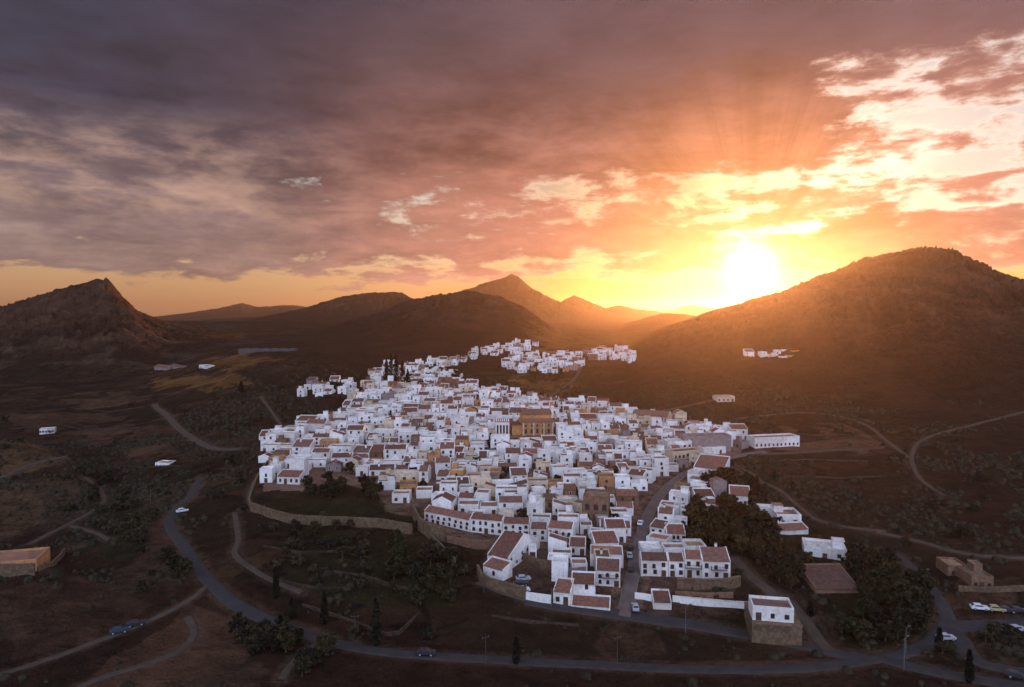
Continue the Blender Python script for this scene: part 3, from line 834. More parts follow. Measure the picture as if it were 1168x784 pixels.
def facade_openings(w, storeys, h, rng, nwin=None, door=True):
    """(x, z, width, height, kind) on the front"""
    res = []
    sh = (h - 0.5) / storeys
    n = nwin or max(1, int(w / 3.2))
    di = rng.randrange(n) if door else -1
    for s in range(storeys):
        for i in range(n):
            x = -w / 2 + w * (i + 0.5) / n + rng.uniform(-0.2, 0.2)
            if s == 0 and i == di: res.append((x, 0.05, 1.15, min(2.3, sh * 0.8), 'door')); continue
            if nwin is None and rng.random() < 0.18: continue
            tall = s > 0 and rng.random() < 0.35
            ww = rng.uniform(0.85, 1.15); wh = 2.0 if tall else rng.uniform(1.15, 1.5)
            wh = min(wh, sh * 0.62)
            res.append((x, s * sh + (0.25 if tall else 0.95) * min(1, sh / 3.0), ww, wh, 'window'))
    return res

def house_bits(w, dep, h, roof, wall, rmat, found, rng, hut=False, chimney=False):
    """walls and roof as mesh builders, origin at the foot of the front wall's middle; returns {part: MB}, subparts {name: (parent, MB)}"""
    bits, subs = {}, {}
    W = MB(); x0, x1 = -w / 2, w / 2
    if roof in ('flat_tile', 'flat_white', 'flat_dirt'):
        pz = h + rng.uniform(0.45, 0.95); t = 0.28
        o = [(x0, 0), (x1, 0), (x1, dep), (x0, dep)]; i_ = [(x0 + t, t), (x1 - t, t), (x1 - t, dep - t), (x0 + t, dep - t)]
        v = [(x, y, -found) for x, y in o] + [(x, y, pz) for x, y in o] + [(x, y, pz) for x, y in i_] + [(x, y, h) for x, y in i_]
        f = [(8, 9, 10, 11)]
        f[0] = (12, 13, 14, 15)
        for k_ in range(4):
            j = (k_ + 1) % 4
            f += [(k_, j, 4 + j, 4 + k_), (4 + k_, 4 + j, 8 + j, 8 + k_), (8 + k_, 8 + j, 12 + j, 12 + k_)]
        W.mesh(v, f, wall)
        Rf = MB(); Rf.box(x0 + t + 0.02, x1 - t - 0.02, t + 0.02, dep - t - 0.02, h + 0.02, h + 0.09, rmat)
        bits['wall'] = W; bits['roof'] = Rf
        if hut:
            hw, hd, hh = min(w * 0.4, 3.4), min(dep * 0.4, 3.4), rng.uniform(2.1, 2.7)
            hx = rng.choice((x0 + t + 0.05, x1 - t - hw - 0.05)); hy = dep - t - hd - 0.05 if rng.random() < 0.7 else dep * 0.35
            H = MB(); H.box(hx, hx + hw, hy, hy + hd, h + 0.1, h + hh, wall, False); bits['rooftop_hut'] = H
            HR = MB(); HR.box(hx - 0.12, hx + hw + 0.12, hy - 0.12, hy + hd + 0.12, h + hh + 0.005, h + hh + 0.16, rmat); subs['hut_roof'] = ('rooftop_hut', HR)
    else:
        rise_ = dep * rng.uniform(0.17, 0.23)
        ry = dep * 0.5
        if roof == 'gable':
            prof = [(0, -found), (dep, -found), (dep, h), (ry, h + rise_), (0, h)]
            rp = [(-0.3, h - 0.3 * rise_ / ry + 0.03), (ry, h + rise_ + 0.03), (dep + 0.3, h - 0.3 * rise_ / ry + 0.03), (dep + 0.3, h - 0.3 * rise_ / ry + 0.17), (ry, h + rise_ + 0.18), (-0.3, h - 0.3 * rise_ / ry + 0.17)]
        else:   # one pitch falling to the front
            rise_ = dep * 0.26
            prof = [(0, -found), (dep, -found), (dep, h + rise_), (0, h)]
            s_ = rise_ / dep
            rp = [(-0.35, h - 0.35 * s_ + 0.03), (dep - 0.3, h + rise_ - 0.3 * s_ + 0.03), (dep - 0.3, h + rise_ - 0.3 * s_ + 0.17), (-0.35, h - 0.35 * s_ + 0.17)]
        W.extrude_x(prof[::-1], x0, x1, wall)
        if roof != 'gable': W.box(x0, x1, dep - 0.28, dep - 0.003, h + rise_ + 0.002, h + rise_ + 0.5, wall, False)
        # raised party walls at the gable ends
        for a, b_ in ((x0 - 0.003, x0 + 0.24), (x1 - 0.24, x1 + 0.003)):
            e = [(y, z + 0.02) for y, z in (rp[:3] if roof == 'gable' else rp[:2])] + [(y, z + 0.22) for y, z in (rp[3:] if roof == 'gable' else rp[2:])]
            e = [(min(max(y, 0.02), dep - 0.02), z) for y, z in e]
            W.extrude_x(e[::-1], a, b_, wall)
        Rf = MB(); Rf.extrude_x(rp[::-1], x0 + 0.25, x1 - 0.25, rmat)
        bits['wall'] = W; bits['roof'] = Rf
        if chimney:
            C = MB(); cx_ = rng.uniform(x0 + 1, x1 - 1); cy_ = dep * 0.62
            C.box(cx_ - 0.35, cx_ + 0.35, cy_ - 0.3, cy_ + 0.3, h + rise_ * 0.5, h + rise_ + 0.9, wall); C.box(cx_ - 0.45, cx_ + 0.45, cy_ - 0.4, cy_ + 0.4, h + rise_ + 0.9, h + rise_ + 1.05, rmat)
            subs['chimney'] = ('roof', C)
    return bits, subs

HOUSES = []
ALL = dict(n=0)
def house(p, rz, w, dep, h, storeys=1, roof='flat_tile', wall='white_plaster', name='house', label=None, cat='house', group='houses of the white town', arch=0, wframe='window_frame',
          nwin=None, door=True, hut=False, chimney=False, balcony=None, rng=None, found=4.0, side=0, near=True, into=None, rmat=None, openings=None):
    rng = rng or random.Random(int(p.x * 13 + p.y * 7))
    rmat = rmat or {'flat_tile': 'tile_floor', 'flat_white': 'white_roof', 'flat_dirt': 'dirt_roof'}.get(roof) or rng.choice(('roof_tile', 'roof_tile', 'old_roof_tile'))
    bits, subs = house_bits(w, dep, h, roof, wall, rmat, found, rng, hut, chimney)
    ops = openings if openings is not None else facade_openings(w, storeys, h, rng, nwin, door)
    mats = []   # (matrix, kind, width)
    for x, z, ww, wh, k_ in ops: mats.append((Matrix.Translation((x, -0.002, z)) @ Matrix.Diagonal((ww, 1, wh, 1)), k_, z))
    for sd in ((-1, 1) if side == 2 else (side,) if side else ()):
        n = max(1, int(dep / 3.0)); sh = (h - 0.5) / storeys
        for s in range(storeys):
            for i in range(n):
                if side != 3 and rng.random() < 0.25: continue
                y = dep * (i + 0.5) / n
                M = Matrix.Translation((sd * (w / 2 + 0.002), y, s * sh + 0.9)) @ Matrix.Rotation(sd * math.pi / 2, 4, 'Z') @ Matrix.Diagonal((0.95, 1, min(1.6, sh * 0.6), 1))
                mats.append((M, 'window', 0))
    MW = Matrix.Translation(p) @ Matrix.Rotation(rz, 4, 'Z')
    if into is not None:
        for b_ in bits.values(): into.add(b_, MW)
        for _, b_ in subs.values(): into.add(b_, MW)
        for M, k_, z in mats: into.add(WIN[(arch, wframe)][3], MW @ M)
        return None
    r_ = root(name, p, rz, label, cat, group)
    obs = {}
    for k_, b_ in bits.items(): obs[k_] = link(k_, b_.data(name + '_' + k_), r_)
    for k_, (par, b_) in subs.items(): link(k_, b_.data(name + '_' + k_), obs[par])
    for M, k_, z in mats:
        if k_ == 'door': link('door', DOOR_ME, r_, M)
        elif near:
            wo = link('window', WIN[(arch, wframe)][0], r_, M); link('pane', WIN[(arch, wframe)][1], wo)
        else: link('window', WIN[(arch, wframe)][2], r_, M)
    if balcony:
        for bx, bz, bw in balcony: link('balcony', BALC_ME, r_, Matrix.Translation((bx, -0.003, bz)) @ Matrix.Diagonal((bw / 2, 1, 1, 1)))
    HOUSES.append(r_)
    return r_

def hero(xl, yl, xr, yr, hpx, dep, storeys, roof, label, wall='white_plaster', zoff=0.0, **kw):
    P, Q = at(xl, yl), at(xr, yr)
    d = Q - P; w = math.hypot(d.x, d.y); rz = math.atan2(d.y, d.x)
    mx_, my_ = (P.x + Q.x) / 2, (P.y + Q.y) / 2
    h = hpx * my_ / FOC
    if roof in ('gable', 'shed') and dep < 10: dep *= 0.78
    base = min(P.z, Q.z, zat(mx_, my_)) + zoff
    C = corners(mx_, my_, rz, -w / 2, w / 2, 0, dep); take(C)
    kw.setdefault('found', 5.0)
    return house(Vector((mx_, my_, base)), rz, w, dep, h, storeys, roof, wall, label=label, rng=random.Random(int(xl * 31 + yl)), **kw)

G1 = 'front terrace of white houses'
hero(484, 594, 536, 607, 14, 7, 2, 'gable', 'long white house with tiled roof at the left end of the curved terrace', arch=1, nwin=8, group=G1)
hero(536.6, 607, 573, 611, 17, 7, 2, 'gable', 'white terrace house with tiled roof second along the curved terrace', arch=1, nwin=5, group=G1)
hero(573.6, 611, 604, 612, 15, 7, 2, 'gable', 'white terrace house with tiled roof behind the long wing with many windows', arch=1, nwin=4, group=G1)
hero(604.6, 617, 624, 618, 15, 7, 2, 'gable', 'narrow white house with tiled roof left of the balcony house', arch=1, nwin=2, group=G1)
hero(624.6, 619, 653, 622, 19, 8, 2, 'gable', 'white terrace house with a balcony across its upper floor', arch=1, nwin=4, group=G1, balcony=[(0.2, 2.9, 5.0)])
hero(551, 656, 574, 663, 12, 5.5, 1, 'shed', 'low white house at the outer tip of the long wing above the curved wall', arch=1, nwin=1, door=False)
# long wing, its narrow end to the viewer
hero(556, 646, 580, 652, 15, 20, 2, 'gable', 'long white wing with big red roof and a row of windows on its courtyard side', arch=1, nwin=1, door=False, side=1)
hero(631, 688.5, 651, 692, 16, 7, 1, 'shed', 'small white house with two dark doors beside the upper road', nwin=2)
hero(651.5, 681, 679, 683, 17, 6, 2, 'shed', 'white house with one small arched window behind the brown shed roof', arch=1, openings=[(0.9, 2.4, 0.9, 1.5, 'window')])
hero(651.5, 692.5, 696, 697.5, 5, 5, 1, 'shed', 'low white lean-to with a long brown roof beside the upper road', openings=[])
hero(679.5, 668, 707.5, 670, 19, 7, 2, 'shed', 'tall white house with arched windows at the foot of the steep street', arch=1, nwin=3, balcony=[(0.5, 2.6, 4.2)])
hero(673, 646, 711, 648, 13, 9, 1, 'flat_tile', 'broad white house with a flat roof left of the steep street', arch=1, nwin=3)
hero(678, 632, 706, 631, 13, 8, 1, 'shed', 'white house with a bent brown roof below the arched ruin', nwin=2)
hero(649, 633, 668, 634, 11, 6, 1, 'shed', 'small white house with a steep red roof right of the balcony house', arch=1, nwin=2)
hero(629, 641, 652, 642, 8, 5, 1, 'flat_dirt', 'low white outbuilding with dark arches in the courtyard', arch=1, nwin=3)
hero(603, 640, 612, 640, 12, 4, 1, 'flat_white', 'narrow white gatehouse with one large dark doorway', openings=[(0, 0.05, 1.5, 2.6, 'door')])
hero(601, 594, 619, 595, 18, 8, 2, 'flat_white', 'tall white house with a stepped square top above the terrace', nwin=1, hut=True)
# houses right of the steep street
hero(731, 657, 762, 658, 19, 8, 2, 'gable', 'white row house with three upper windows nearest the steep street', nwin=3)
hero(762.5, 658, 780.5, 658.5, 19, 8, 2, 'gable', 'narrow white row house second from the steep street', nwin=2)
hero(781, 659, 800.5, 660, 23, 8, 2, 'gable', 'taller white row house with red shutters and two balconies', nwin=2, balcony=[(0, 3.0, 4.6)])
hero(801, 661, 833, 662, 22, 11, 2, 'gable', 'large white house with a big tiled roof at the right end of the row', nwin=3, balcony=[(0.6, 3.0, 4.4)], chimney=True)
hero(745, 695, 766, 696, 9, 6, 1, 'shed', 'tiny white shed with a brown tiled roof by the upper road', openings=[])
hero(750, 591, 767, 595, 11, 6, 2, 'flat_tile', 'white block house with blank front near the grove', openings=[])
hero(741, 610, 758, 614, 11, 6, 2, 'shed', 'white house with small tiled roof on the right of the steep street', nwin=2)
hero(760, 617, 782, 618, 9, 7, 1, 'shed', 'white house with a columned porch beside the grove', nwin=4, door=False)
hero(737, 622, 760, 627, 9, 6, 1, 'flat_tile', 'white house with an arched yard wall right of the steep street', nwin=2, arch=1)
hero(733, 637, 756, 637, 9, 7, 1, 'flat_white', 'low white house just behind the row by the steep street', nwin=2)
hero(783, 637, 806, 637, 11, 7, 1, 'flat_dirt', 'white house with a patched roof behind the taller row house', nwin=2)
hero(832, 577, 856, 579, 13, 9, 1, 'shed', 'white villa with a brown hipped roof above the grove', nwin=2)
hero(886, 600, 914, 601, 11, 9, 1, 'flat_tile', 'white villa with a red terrace roof on the slope right of the grove', nwin=2, hut=True)
hero(890, 611, 922, 609, 6, 5, 1, 'shed', 'low white annex with a brown roof below the red-roofed villa', openings=[])
hero(866, 590, 884, 591, 8, 6, 1, 'flat_white', 'small plain white house left of the red-roofed villa', nwin=1)
hero(917, 634, 966, 640, 9, 9, 1, 'flat_white', 'low broad white house with several roof terraces above the brown shed', nwin=3, hut=True)
hero(930, 676, 980, 675, 4, 10.5, 1, 'shed', 'wide barn with a big reddish-brown roof beside the garden trees', wall='brown_stone', openings=[], rmat='old_roof_tile')
e1 = hero(858, 731, 905, 735, 13.5, 6.5, 1, 'flat_tile', 'white house with scalloped parapet standing on the tall stone base', nwin=3, zoff=5.2, found=0.0)
hero(1081, 659, 1104, 660, 12, 7, 1, 'flat_dirt', 'brown stone cottage with flat roof by the car park', wall='brown_stone', nwin=2)
hero(1108, 673, 1133, 674, 14, 8, 1, 'flat_dirt', 'larger half-ruined brown house by the car park', wall='brown_stone', nwin=3, hut=True)
hero(791, 544, 826, 549, 13, 12, 2, 'shed', 'large white house with a wide tiled roof at the top of the steep street', nwin=3)
hero(780, 517, 834, 515, 17, 8, 2, 'flat_dirt', 'long windowless grey stone block at the right edge of town', wall='grey_stone', openings=[])
hero(762, 520, 789, 519, 15, 8, 2, 'flat_white', 'tall white apartment house beside the long grey stone block', nwin=5)
hero(768, 530, 801, 526, 13, 7, 2, 'flat_tile', 'cream house with tall narrow windows at the top of the steep street', wall='cream_plaster', nwin=7)
hero(804, 520, 828, 517, 7, 6, 1, 'flat_white', 'low white house in front of the long grey stone block', nwin=2)
hero(861, 512, 912, 509, 11, 8, 1, 'flat_tile', 'long isolated white house with an arcade of tall openings', arch=1, nwin=11, door=False)
hero(818, 459, 838, 459, 6, 8, 1, 'flat_tile', 'lone cream farmhouse at the end of the hillside track', wall='cream_plaster', nwin=4)
hero(702, 477, 713, 477, 9, 7, 2, 'flat_dirt', 'square ochre tower house at the back edge of town', wall='ochre_plaster', openings=[(0, 3, 1, 1.4, 'window')])
hero(720, 482, 762, 486, 10, 12, 2, 'gable', 'broad house with pink tiled roof and many windows at the back of town', wall='cream_plaster', nwin=9)
hero(665, 594, 694, 596, 27, 10, 2, 'flat_dirt', 'brown stone ruin with two rows of big arches', wall='brown_stone', arch=1, wframe='terrace_stone', openings=[(x, z, 1.7, 2.4, 'window') for z in (0.6, 4.0) for x in (-3.0, 0, 3.0)])
hero(652, 588, 664, 591, 15, 5, 1, 'flat_dirt', 'pale cream wall-like house left of the arched ruin', wall='cream_plaster', openings=[])
hero(447, 574, 467, 574, 9, 6, 1, 'flat_tile', 'small bluish white house alone on the bank left of the terrace', nwin=2)
hero(456, 563, 476, 562, 8, 8, 1, 'flat_dirt', 'ochre house with a flat roof on the left edge of town', wall='ochre_plaster', nwin=2)
hero(316, 552, 342, 553, 9, 7, 1, 'shed', 'white house with a tiled porch at the left corner of town', nwin=4)
hero(330, 546, 347, 546, 20, 7, 2, 'flat_white', 'tall plain white block at the left corner of town', openings=[])
hero(303, 508, 315, 508, 12, 7, 2, 'flat_white', 'small white house at the far left edge of town', nwin=1)
hero(316, 507, 336, 507, 11, 8, 1, 'flat_white', 'wide blank white building beside the far left house', openings=[])
hero(337, 500, 347, 500, 12, 8, 2, 'flat_tile', 'white house behind the wide blank white building', nwin=1)
hero(349, 492, 371, 493, 10, 9, 1, 'gable', 'white barn-like house with low gable on the left edge of town', openings=[])
hero(430, 437, 436, 437, 10, 7, 3, 'flat_white', 'tall white tower-like house left of the town cypresses', nwin=1)
hero(-22, 655, 42, 652, 12, 11, 1, 'flat_tile', 'sun-orange country house with flat red roof on the near knoll', wall='ochre_plaster', openings=[(2, 0.9, 1, 1.2, 'window')], group='outlying farmhouses', wframe='terrace_stone')  # ochre walls stand in for low sun on the right-hand wall
hero(177, 533, 193, 531, 4, 6, 1, 'flat_tile', 'white farmhouse beside the ploughed plot in the valley', nwin=4, group='outlying farmhouses')
hero(45, 495, 62, 494, 4.5, 6, 1, 'flat_tile', 'white farmhouse with a verandah in the left valley', nwin=6, group='outlying farmhouses')
hero(227, 421, 236, 421, 4, 8, 1, 'flat_tile', 'white farm building by the ochre fields under the steep hill', nwin=3, group='outlying farmhouses')
hero(195, 420, 209, 420, 3.5, 9, 1, 'gable', 'pale barn left of the white farm building under the steep hill', wall='grey_stone', openings=[], group='outlying farmhouses')
hero(176, 422, 190, 422, 4, 10, 1, 'gable', 'grey barn furthest left by the ochre fields', wall='grey_stone', openings=[], group='outlying farmhouses')

# the ochre church: tall blank nave wall, tiled roof, low side aisle, small openings
def church():
    P, Q = at(596, 497), at(631, 496)
    d = Q - P; w = math.hypot(d.x, d.y); rz = math.atan2(d.y, d.x); m_ = (P + Q) / 2
    h = 23 * m_.y / FOC
    take(corners(m_.x, m_.y, rz, -w / 2 - 5, w / 2 + 1, -15, 20))
    r_ = root('church', m_, rz, 'big ochre church with a blank upper wall and small dark windows', 'church')
    W = MB(); W.box(-w / 2, w / 2, 0, 18, -4, h * 0.66, 'ochre_plaster'); W.box(-w / 2 + 0.5, w / 2 - 0.4, 3.4, 16, h * 0.66, h, 'ochre_plaster', False)
    for x in (-w / 2, -w / 6, w / 6, w / 2 - 0.8): W.box(x - 0.003, x + 0.803, -0.5, -0.003, -4, h * 0.62, 'cream_plaster')
    link('wall', W.data('church_wall'), r_)
    A = MB(); A.extrude_x([(-0.5, h * 0.66 + 0.02), (3.38, h * 0.66 + 1.3), (3.38, h * 0.66 + 1.5), (-0.5, h * 0.66 + 0.2)][::-1], -w / 2 - 0.2, w / 2 + 0.2, 'roof_tile')
    rf = link('roof', A.data('church_aisle_roof'), r_)
    N = MB(); N.extrude_x([(3.0, h + 0.02), (9.7, h + 2.0), (16.4, h + 0.02), (16.4, h + 0.2), (9.7, h + 2.25), (3.0, h + 0.2)][::-1], -w / 2 + 0.2, w / 2 - 0.1, 'roof_tile')
    link('nave_roof', N.data('church_nave_roof'), r_)
    S_ = MB(); S_.box(-w / 2 - 5.5, -w / 2 - 0.005, 1.5, 13, -4, h * 0.5, 'ochre_plaster'); S_.box(-w / 2 - 5.8, -w / 2 - 0.01, 1.2, 13.3, h * 0.5 + 0.003, h * 0.5 + 0.3, 'roof_tile')
    link('side_chapel', S_.data('church_side_chapel'), r_)
    for i in range(5):
        x = -w / 2 + w * (i + 0.6) / 5.4
        for z, ww, wh in ((1.0, 1.3, 2.6), (h * 0.42, 0.9, 1.5)):
            wo = link('window', WIN[(1, 'terrace_stone')][0], r_, Matrix.Translation((x, -0.002, z)) @ Matrix.Diagonal((ww, 1, wh, 1))); link('pane', WIN[(1, 'terrace_stone')][1], wo)
    return r_
church_o = church()

def portico():
    P, Q = at(565, 497), at(581, 497)
    w = (Q - P).length; rz = 0.0; m_ = (P + Q) / 2; h = 13 * m_.y / FOC + 1.2
    take(corners(m_.x, m_.y, rz, -w / 2, w / 2, -9, 9))
    r_ = root('town_hall', m_, rz, 'white town hall with a tall porch of slender columns left of the church', 'building')
    W = MB(); W.box(-w / 2, w / 2, 2.2, 8, -4, h, 'clean_white'); W.box(-w / 2, w / 2, -0.1, 2.198, h - 1.5, h, 'clean_white'); W.box(-w / 2, w / 2, -0.1, 2.198, -4, 0.3, 'clean_white', False)
    link('wall', W.data('town_hall_wall'), r_)
    n = 5
    for i in range(n):
        x = -w / 2 + 0.4 + (w - 0.8) * i / (n - 1)
        c = MB(); c.tube([(x, 0.35, 0.3), (x, 0.35, h - 1.5)], [0.42, 0.34], 'clean_white', 10); c.box(x - 0.5, x + 0.5, -0.08, 0.8, h - 1.9, h - 1.502, 'clean_white')
        link('column', c.data('column'), r_)
        if i < n - 1:
            link('door', DOOR_ME, r_, Matrix.Translation((x + (w - 0.8) / (n - 1) / 2, 2.198, 0.3)) @ Matrix.Diagonal((1.5, 1, h - 2.4, 1)))
    rf = MB(); rf.box(-w / 2 - 0.2, w / 2 + 0.2, -0.3, 8.2, h + 0.003, h + 0.35, 'tile_floor'); rfo = link('roof', rf.data('town_hall_roof'), r_)
    for i in range(7):
        x = -w / 2 + w * (i + 0.5) / 7
        b_ = MB(); b_.box(x - 0.22, x + 0.22, 0.0, 0.45, h + 0.352, h + 1.9, 'clean_white'); link('pinnacle', b_.data('pinnacle'), rfo)
    return r_
hall_o = portico()

# ---- town filled with further houses, row after row up the slope
LAND = [('ochre church', 613, 487), ('columned town hall', 573, 490), ('town cypresses', 448, 432), ('arched ruin', 680, 582), ('curved terrace', 545, 592), ('balcony house', 640, 612),
        ('long grey block', 812, 505), ('ochre tower house', 707, 474), ('tall corner block', 338, 538), ('blank white building', 326, 503), ('square-topped house', 610, 588),
        ('end villa', 844, 572), ('row houses', 780, 650), ('pink-roofed house', 741, 482), ('grove', 825, 605), ('lone arcade house', 886, 506)]
ORD = ['nearest', 'second nearest', 'third nearest', 'fourth nearest', 'fifth nearest', 'sixth nearest', 'seventh nearest', 'eighth nearest', 'ninth nearest', 'tenth nearest', 'eleventh nearest', 'twelfth nearest',
       'thirteenth nearest', 'fourteenth nearest', 'fifteenth nearest', 'sixteenth nearest', 'seventeenth nearest', 'eighteenth nearest', 'nineteenth nearest', 'twentieth nearest']
def autolabel(items, noun):
    """items: [(object, description, px, py)] -> a label that says which one, by the landmark it stands next to"""
    bins = {}
    for o, desc, x, y in items:
        best = min(range(len(LAND)), key=lambda i: (LAND[i][1] - x) ** 2 + (2.2 * (LAND[i][2] - y)) ** 2)
        ddx, ddy = x - LAND[best][1], 2.2 * (y - LAND[best][2])
        side = ('left of' if ddx < 0 else 'right of') if abs(ddx) > abs(ddy) else ('behind' if ddy < 0 else 'in front of')
        bins.setdefault((desc, best, side), []).append((ddx * ddx + ddy * ddy, o))
    for (desc, best, side), lst in bins.items():
        lst.sort(key=lambda t: t[0])
        for i, (_, o) in enumerate(lst):
            o['label'] = f"{desc}, {ORD[min(i, 19)]} such {noun} {side} {LAND[best][0]}"

rng = random.Random(77)
cands = []
y0 = 196.0; rowi = 0
street = [r_ for r_ in ROADS if r_[3] == 'steep_street'][0][0]
while y0 < 720:
    amp = 5.0 + rng.uniform(-2, 2); ph = rng.uniform(0, 6.28); wl = rng.uniform(34, 60)
    tilt = rng.uniform(-0.08, 0.08)
    depth_row = rng.uniform(4.6, 7.0)
    x = -330.0 + rng.uniform(0, 8)
    while x < 330:
        w = rng.choice((4.2, 5, 6, 7, 8.5, 10.5)) * rng.uniform(0.92, 1.12)
        xc = x + w / 2
        yb = y0 + amp * math.sin(xc / wl + ph) + tilt * xc * 0.3
        rz = math.atan(amp / wl * math.cos(xc / wl + ph) + tilt * 0.3) + rng.uniform(-0.04, 0.04)
        cands.append((xc, yb + rng.uniform(-0.8, 0.8), rz, w, depth_row * rng.uniform(0.85, 1.15)))
        x += w + (rng.uniform(1.8, 3.4) if rng.random() < 0.12 else rng.uniform(0.25, 0.4))
    y0 += depth_row + rng.choice((0.3, 0.4, 2.0, 2.6, 3.4))
CX_ = np.array([c[0] for c in cands]); CY_ = np.array([c[1] for c in cands])
CZ_ = zs(CX_, CY_)
keep = []
for (xc, yb, rz, w, dep), z in zip(cands, CZ_):
    px, py = topix(xc, yb, z)
    if not inpoly(np.array([px]), np.array([py]), TOWN_BUILD)[0]: continue
    C = corners(xc, yb, rz, -w / 2, w / 2, 0, dep)
    if road_gap([c[0] for c in C] + [xc], [c[1] for c in C] + [yb + dep / 2]).min() < 0.6: continue
    if rng.random() < 0.05: continue
    if not free(C, 0.1): continue
    take(C)
    keep.append((xc, yb, z, rz, w, dep, px, py))
# gaps between the rows filled with smaller houses, along the steep street facing it
FILL = TOWN_BUILD[:24] + [(842, 512), (815, 526), (800, 540), (775, 556), (768, 575), (764, 596), (752, 606), (728, 650), (712, 640), (712, 612), (690, 612), (655, 606), (620, 600), (560, 598), (500, 580), (470, 566), (440, 560), (425, 545), (380, 540), (345, 545)]
stt = np.gradient(street, axis=0); sta = np.arctan2(stt[:, 1], stt[:, 0])
for tr in range(15000):
    a, b_ = rng.uniform(300, 842), 420 + 232 * rng.random() ** 1.3
    if tr % 2: a, b_ = rng.uniform(640, 842), rng.uniform(490, 640)
    if tr % 5 == 0: a, b_ = rng.choice(((rng.uniform(640, 711), rng.uniform(618, 662)), (rng.uniform(738, 776), rng.uniform(596, 642)), (rng.uniform(752, 812), rng.uniform(532, 592))))
    elif not inpoly(np.array([a]), np.array([b_]), FILL)[0]: continue
    d_ = ray(a, b_)
    y_ = (CAMZ + 7.7 - 0.0) / (0.06 - d_.z / d_.y) if b_ < 690 else 190.0     # the town's even slope
    x_ = d_.x / d_.y * y_; z_ = zat(x_, y_)
    ds = np.hypot(street[:, 0] - x_, street[:, 1] - y_); k_ = int(ds.argmin())
    rz = (sta[k_] - math.pi / 2 if rng.random() < 0.7 else 0.0) if ds[k_] < 16 else rng.choice((0.0, 0.0, 0.08, -0.1, 1.45, -1.5))
    if rz < -2 or rz > 2: rz += math.pi
    rightside = (x_ - street[k_, 0]) * stt[k_, 1] - (y_ - street[k_, 1]) * stt[k_, 0] > 0
    if rightside and ds[k_] < (3 if tr % 5 == 0 else 11) and y_ < 330: continue
    w = rng.uniform(4.2, 8.0); dep = rng.uniform(4.2, 7.5)
    C = corners(x_, y_, rz, -w / 2, w / 2, 0, dep)
    if not free(C, 0.12): continue
    if road_gap([c[0] for c in C] + [x_], [c[1] for c in C] + [y_ + dep / 2]).min() < 0.5: continue
    px, py = topix(x_, y_, z_)
    take(C); keep.append((x_, y_, z_, rz, w, dep, px, py))
# smaller quarters up the valley and the hamlets
CLUST = [([(575, 424), (580, 408), (612, 404), (650, 406), (666, 416), (660, 425), (640, 427), (600, 426)], 75), ([(657, 406), (690, 397), (715, 400), (730, 410), (722, 414), (690, 411), (662, 411)], 48),
         ([(534, 408), (560, 397), (590, 391), (614, 394), (600, 402), (570, 405), (540, 412)], 36), ([(458, 420), (480, 415), (510, 411), (530, 410), (528, 415), (500, 418), (470, 424)], 18),
         ([(338, 452), (350, 442), (368, 432), (390, 434), (412, 440), (405, 450), (380, 452), (350, 458)], 16), ([(850, 408), (880, 404), (912, 402), (910, 410), (880, 413), (852, 412)], 9),
         ([(560, 440), (588, 448), (600, 458), (570, 456)], 5), ([(470, 428), (500, 424), (520, 430), (500, 438)], 7)]
small = []
for poly, n in CLUST:
    xs = [p[0] for p in poly]; ys = [p[1] for p in poly]
    k_ = 0
    for tr in range(n * 30):
        if k_ >= n: break
        a, b_ = rng.uniform(min(xs), max(xs)), rng.uniform(min(ys), max(ys))
        if not inpoly(np.array([a]), np.array([b_]), poly)[0]: continue
        p_ = at(a, b_); rz = rng.uniform(-0.3, 0.3); w = rng.uniform(4.5, 8.5); dep = rng.uniform(4.5, 7)
        C = corners(p_.x, p_.y, rz, -w / 2, w / 2, 0, dep)
        if not free(C, 0.3): continue
        take(C); k_ += 1
        small.append((p_.x, p_.y, p_.z, rz, w, dep, a, b_))
keep.sort(key=lambda t: t[1])
n_things = max(0, 296 - len(HOUSES))
far_mb = MB(); labelled = []
print('town houses', len(keep), 'outer', len(small), 'hero', len(HOUSES))
for i, (xc, yb, z, rz, w, dep, px, py) in enumerate(keep + small):
    rg = random.Random(1000 + i)
    st = rg.choices((1, 2, 3), (0.60, 0.36, 0.04))[0]
    h = {1: 2.6, 2: 4.6, 3: 6.8}[st] * rg.uniform(0.88, 1.15)
    wall = rg.choices(('white_plaster', 'clean_white', 'cream_plaster', 'ochre_plaster', 'grey_stone', 'brown_stone'), (44, 30, 11, 5, 4, 6))[0]
    roof = rg.choices(('flat_tile', 'flat_white', 'flat_dirt', 'gable', 'shed'), (27, 22, 21, 16, 14))[0]
    hut = rg.random() < 0.35; far = i >= n_things
    wf = rg.choice(('window_frame', 'white_plaster')); ar = 1 if rg.random() < 0.25 else 0
    zb = z if dep < 7 else min(z, zat(xc, yb + dep) + 0.5)
    o = house(Vector((xc, yb, zb)), rz, w, dep, h, st, roof, wall, hut=hut, chimney=rg.random() < 0.5, rng=rg, near=yb < 300, side=rg.choice((0, 1, -1)), into=far_mb if far else None, arch=ar, wframe=wf, found=3.5)
    if o is not None:
        wd = {'white_plaster': 'white', 'clean_white': 'bright white', 'cream_plaster': 'cream', 'ochre_plaster': 'ochre', 'grey_stone': 'grey stone', 'brown_stone': 'brown stone'}[wall]
        rd = {'flat_tile': 'red-terraced', 'flat_white': 'white-roofed', 'flat_dirt': 'brown-roofed', 'gable': 'ridge-roofed', 'shed': 'slope-roofed'}[roof]
        sz = 'low' if st == 1 else 'two-storey' if st == 2 else 'tall'
        labelled.append((o, f"{sz} {wd} {rd} house", px, py))
autolabel(labelled, 'house')
tag(link('distant_houses', far_mb.data('distant_houses')), kind='stuff')

